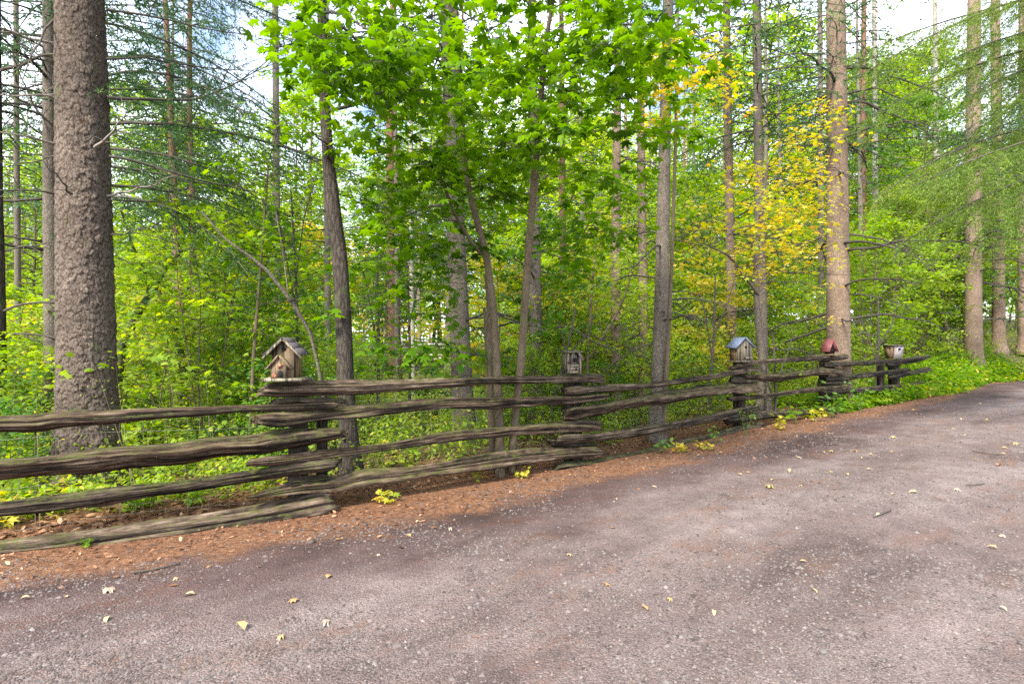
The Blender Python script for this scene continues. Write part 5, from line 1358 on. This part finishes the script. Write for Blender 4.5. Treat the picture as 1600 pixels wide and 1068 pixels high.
for i, (px, py, d, _, lab, ls, mt, hh) in enumerate(PL):
    p = PX(px, py, d); g2 = np.random.default_rng(1000 + i); b = np.array([p[0], d, gh(p[0], d)])
    t = thing('seedling', lab, 'plant', tuple(b), 0, 'seedlings along the fence foot')
    st_ = MB(); ps = []; 
    for k in range(5):
        a = g2.uniform(0, 6.28); e = np.array([math.cos(a) * hh * .35, math.sin(a) * hh * .35, hh * g2.uniform(.6, 1.05)])
        addtube(st_, [(0, 0, -.02), e * .5 + [0, 0, .05 * hh], e], [.003, .002, .001], 4, cap=False)
        m = 5; ps.append(e * g2.uniform(.35, 1.05, (m, 1)) + g2.normal(0, ls * .5, (m, 3)) * [1, 1, .4])
    ps = np.concatenate(ps); m = len(ps); ps[:, 2] = np.maximum(ps[:, 2], .02)
    st_.build('stem', M['stem'], t)
    V, F, T = leaves(ps, upn(m, .5, g2), g2.uniform(0, 6.28, m), ls * g2.uniform(.7, 1.2, m), TPL_STAR if mt == 'yellow' else TPL_OVAL, np.clip(g2.normal(.45, .15, m), 0, 1))
    link('foliage', mkmesh('foliage', V, [(F, 0)], M[mt], tint=T), t)

# needle and leaf litter along the fence
g_ = np.random.default_rng(51)
def strip_xy(n, s0, s1, x0=-6, x1=17, pw=1.0):
    lx = g_.uniform(x0, x1, n) if pw == 1 else x0 + (x1 - x0) * g_.uniform(0, 1, n) ** pw
    ly = np.interp(lx, LINE[:, 0], LINE[:, 1]); s_ = g_.uniform(s0, s1, n)
    return lx + .63 * s_, ly - .775 * s_
x, y = strip_xy(26000, -1.0, 1.15, pw=1.6)
keep = g_.uniform(0, 1, len(x)) < np.clip(1.25 - sdist(x, y) + .9 * (fbm(x * 1.5, y * 1.5, s=61) - .5), .08, 1)
x, y = x[keep], y[keep]; n = len(x); a = g_.uniform(0, 6.28, n); l = g_.uniform(.03, .075, n); z = ground_h(x, y) + g_.uniform(.003, .012, n)
dx, dy = np.cos(a) * l / 2, np.sin(a) * l / 2; wx, wy = -np.sin(a) * .0013, np.cos(a) * .0013
V = np.stack([np.stack([x - dx - wx, y - dy - wy, z], 1), np.stack([x - dx + wx, y - dy + wy, z], 1), np.stack([x + dx, y + dy, z + g_.normal(0, .006, n)], 1)], 1).reshape(-1, 3)
tag(link('needle_litter', mkmesh('needle_litter', V, [(np.arange(3 * n).reshape(-1, 3), 0)], M['litterleaf'], tint=np.repeat(g_.uniform(.1, .9, n), 3))), 'rusty pine needles strewn along the fence foot', 'needles', kind='stuff')
x, y = strip_xy(16000, -1.8, 1.5, pw=1.5)
keep = g_.uniform(0, 1, len(x)) < np.clip(1.15 - sdist(x, y), .06, .9)
x, y = x[keep], y[keep]; n = len(x)
V, F, T = leaves(np.stack([x, y, ground_h(x, y) + g_.uniform(.004, .016, n)], 1), upn(n, .35, g_), g_.uniform(0, 6.28, n), g_.uniform(.015, .055, n), TPL_OVAL, g_.uniform(0, .85, n))
tag(link('leaf_litter', mkmesh('leaf_litter', V, [(F, 0)], M['litterleaf'], tint=T)), 'brown crumbled leaf litter along the fence foot', 'leaf litter', kind='stuff')
x, y = scatter_xy(7000, (4, 14), (-8, -.2), seed=52); n = len(x)
V, F, T = leaves(np.stack([x, y, ground_h(x, y) + .012], 1), upn(n, .35, g_), g_.uniform(0, 6.28, n), g_.uniform(.04, .09, n), TPL_OVAL, g_.uniform(0, .9, n))
tag(link('leaf_litter', mkmesh('leaf_litter', V, [(F, 0)], M['litterleaf'], tint=T)), 'dead leaves on the forest floor behind the rails', 'leaf litter', kind='stuff')

x, y = strip_xy(420, -.9, 1.2, pw=1.5); tl_ = MB()
for k in range(len(x)):
    if sdist(x[k:k + 1], y[k:k + 1])[0] > .9 and g_.uniform() < .6: continue
    a_ = g_.uniform(0, 6.28); l_ = g_.uniform(.05, .22); zz = gh(x[k], y[k]); e = np.array([math.cos(a_), math.sin(a_), 0]) * l_; b_ = np.array([x[k], y[k], zz + .008])
    addtube(tl_, [b_, b_ + e * .5 + [g_.normal(0, .01), g_.normal(0, .01), .006], b_ + e], [.003, .0028, .0012], 4, cap=False)
tag(tl_.build('twig_litter', M['twig']), 'short dry twigs dropped along the fence foot', 'twigs', kind='stuff')
# gravel stones on the drive
n = 120000
d = 2.2 * (13 / 2.2) ** g_.uniform(0, 1, n) ** 1.15; x = g_.uniform(-.95, .95, n) * d; y = d
s_ = sdist(x, y)
dens = .16 + 1.1 * sst(.46, .62, fbm(x * .8 + 20, y * 1.1 + 20, s=62)) + .45 * sst(0, 2.5, x - y * .1)
k = (s_ > .25) & (g_.uniform(0, 1, n) < dens * .62); x, y, d = x[k], y[k], d[k]; n = len(x)
sz = np.clip(np.exp(g_.normal(math.log(.0048), .42, n)), .0025, .017) * (.8 + .07 * d)
OV = np.array([(1, 0, 0), (-1, 0, 0), (0, 1, 0), (0, -1, 0), (0, 0, .8), (0, 0, -.4)], float)
OF = np.array([(0, 2, 4), (2, 1, 4), (1, 3, 4), (3, 0, 4)])
jit = 1 + g_.uniform(-.35, .35, (n, 6, 3)); a = g_.uniform(0, 6.28, n); c_, s__ = np.cos(a), np.sin(a)
Vv = OV[None] * jit; Vv[:, :, 0] *= 1.25
Vx = Vv[:, :, 0] * c_[:, None] - Vv[:, :, 1] * s__[:, None]; Vy = Vv[:, :, 0] * s__[:, None] + Vv[:, :, 1] * c_[:, None]
V = np.stack([x[:, None] + Vx * sz[:, None], y[:, None] + Vy * sz[:, None], ground_h(x, y)[:, None] + Vv[:, :, 2] * sz[:, None] + .001], -1).reshape(-1, 3)
F = (np.arange(n)[:, None, None] * 6 + OF[None]).reshape(-1, 3)
tag(link('gravel', mkmesh('gravel', V, [(F, 0)], M['gravel'], tint=np.repeat(np.clip(g_.normal(.42, .22, n), 0, 1), 6))), 'loose small gravel strewn over the driveway', 'gravel', kind='stuff')
# scattered single needles on the drive
n = 5000; d = 2.3 * (11 / 2.3) ** g_.uniform(0, 1, n); x = g_.uniform(-.95, .95, n) * d; y = d
k = (sdist(x, y) > .5) & (g_.uniform(0, 1, n) < .15 + sst(.5, .62, fbm(x * .9 + 7, y * .9, s=63))); x, y = x[k], y[k]; n = len(x)
a = g_.uniform(0, 6.28, n); l = g_.uniform(.03, .08, n); z = ground_h(x, y) + .005
dx, dy = np.cos(a) * l / 2, np.sin(a) * l / 2; wx, wy = -np.sin(a) * .0012, np.cos(a) * .0012
V = np.stack([np.stack([x - dx - wx, y - dy - wy, z], 1), np.stack([x - dx + wx, y - dy + wy, z], 1), np.stack([x + dx, y + dy, z + .002], 1)], 1).reshape(-1, 3)
tag(link('needle_litter', mkmesh('needle_litter', V, [(np.arange(3 * n).reshape(-1, 3), 0)], M['litterleaf'], tint=np.repeat(g_.uniform(.1, .7, n), 3))), 'sparse fallen needles on the gravel drive', 'needles', kind='stuff')

# fallen leaves one can count
FALL = [mkmesh('fallen_leaf', (TPL_MAPLE if i % 2 == 0 else TPL_OVAL)[0] * [1, 1, 2.2 + i * .5], [((TPL_MAPLE if i % 2 == 0 else TPL_OVAL)[1], 0)], M['fallen'], tint=np.full(len((TPL_MAPLE if i % 2 == 0 else TPL_OVAL)[0]), tv), smooth=True)
        for i, tv in enumerate((.25, .42, .55, .62, .78, .12))]
FN = ['orange-tan', 'pale yellow', 'cream yellow', 'bleached cream', 'pinkish', 'brown']
g_ = np.random.default_rng(77)
spots = [(510, 905, 1, .085), (462, 942, 0, .08), (382, 987, 3, .12), (445, 994, 2, .07), (507, 971, 4, .075), (947, 916, 0, .075), (1013, 956, 1, .08), (955, 826, 0, .055), (886, 868, 2, .07),
         (1261, 880, 1, .06), (1197, 760, 2, .12), (1253, 760, 2, .06), (1234, 735, 3, .08), (1208, 750, 1, .06), (1288, 708, 1, .07), (1303, 706, 2, .08), (1330, 704, 0, .12), (1244, 716, 3, .07),
         (1395, 684, 2, .11), (1361, 710, 1, .07), (1391, 705, 0, .06), (1346, 716, 3, .05), (1295, 737, 2, .06), (1324, 740, 1, .06), (1354, 734, 3, .06), (1487, 670, 2, .09), (1478, 668, 1, .07), (1512, 680, 3, .07),
         (1590, 693, 2, .1), (1565, 700, 3, .09), (1571, 710, 2, .06), (1520, 718, 0, .07), (1557, 728, 5, .09), (1560, 859, 3, .09), (1573, 838, 4, .1), (1434, 770, 3, .08), (1490, 766, 4, .07), (1375, 804, 3, .06),
         (1393, 773, 3, .05), (1170, 738, 2, .05), (1160, 743, 1, .06), (1115, 955, 3, .06), (1042, 937, 2, .06), (1267, 922, 3, .06), (1560, 950, 3, .06), (1180, 717, 4, .07), (1098, 698, 1, .09), (32, 938, 3, .06), (160, 928, 4, .14), (170, 965, 3, .07),
         (105, 935, 3, .05), (330, 885, 0, .05), (305, 930, 3, .09), (270, 905, 4, .06), (640, 835, 2, .06), (705, 826, 4, .06), (590, 870, 4, .05), (1424, 640, 2, .08), (1445, 652, 1, .08), (1380, 660, 3, .08), (1530, 630, 2, .09), (1475, 640, 0, .08), (1500, 655, 3, .08), (1540, 655, 2, .08)]
FLL = []
for i, (px, py, c, ls) in enumerate(spots):
    d = CAM_Z * FPX / (py - 534)
    for _ in range(4): d = (CAM_Z - gh((px - 800) / FPX * d, d)) * FPX / (py - 534)
    x = (px - 800) / FPX * d; y = d; s_ = float(sdist(np.array([x]), np.array([y]))[0])
    where = 'on the needle strewn verge' if s_ < .9 else ('near the camera' if d < 4.2 else 'mid drive' if d < 7 else 'up the drive')
    side = 'left of the view' if px < 530 else 'middle' if px < 1060 else 'right side'
    o = link('fallen_leaf', FALL[c], None, (x, y, gh(x, y) + .012), (g_.uniform(-.25, .25), g_.uniform(-.25, .25), g_.uniform(0, 6.28)), ls * (.78 if d < 5 else 1))
    tag(o, '%s fallen leaf %s, %s' % (FN[c], where, side), 'leaf', 'leaves fallen on the drive'); FLL.append((d, FN[c], where, side, o))
bb = {}
for q in FLL: bb.setdefault(q[1:4], []).append((q[0], q[4]))
for (cn_, wh, sd_), l in bb.items():
    l.sort(key=lambda q: q[0])
    for k, (d, o) in enumerate(l):
        o['label'] = ('' if len(l) == 1 else ORD[min(k, 15)] + ' ') + '%s fallen leaf %s, %s' % (cn_, wh, sd_)
# small rocks and sticks
rk = []
for (px, py, s_, lab, mt) in [(1286, 1020, .017, 'pale rounded pebble lying alone near the bottom edge', 'pebble'), (486, 848, .028, 'dark clod at the edge of the needle litter', 'rock'), (1283, 990, .011, 'small light pebble beside a larger one', 'pebble'), (570, 818, .022, 'brown clod in the needle litter below the second panel', 'rock')]:
    d = CAM_Z * FPX / (py - 534); x = (px - 800) / FPX * d
    mb = MB(); ph = np.linspace(-.9, 1.5, 7)
    P = np.stack([ph * 0, ph * 0, np.sin(ph)], 1) * s_ * .7
    sdv = int(px); addtube(mb, P, np.cos(ph) * s_ + .001, 12, disp=lambda T, L: .75 + .5 * fbm(np.cos(T) * 1.5 + 5, np.sin(T) * 1.5 + 5, L * 20, s=sdv))
    o = mb.build('pebble', M[mt], None, smooth=True); o.location = (x, d, gh(x, d) + s_ * .35); tag(o, lab, 'stone')
for i, (p0, p1, lab) in enumerate([((205, 898), (282, 884), 'thin broken twig lying on the verge'), ((1510, 760), (1538, 757), 'short dark stick on the drive at the right'), ((1520, 703), (1565, 709), 'dark twig across the gravel near the right edge'), ((1365, 812), (1392, 800), 'small dark twig mid drive')]):
    pp_ = []
    for px, py in (p0, ((p0[0] + p1[0]) / 2, (p0[1] + p1[1]) / 2 + 1), p1):
        d = CAM_Z * FPX / (py - 534); x = (px - 800) / FPX * d; pp_.append((x, d, gh(x, d) + .012))
    mb = MB(); addtube(mb, resample(pp_, 10), .006, 6); o = mb.build('twig', M['twig'], None, smooth=True); tag(o, lab, 'stick')
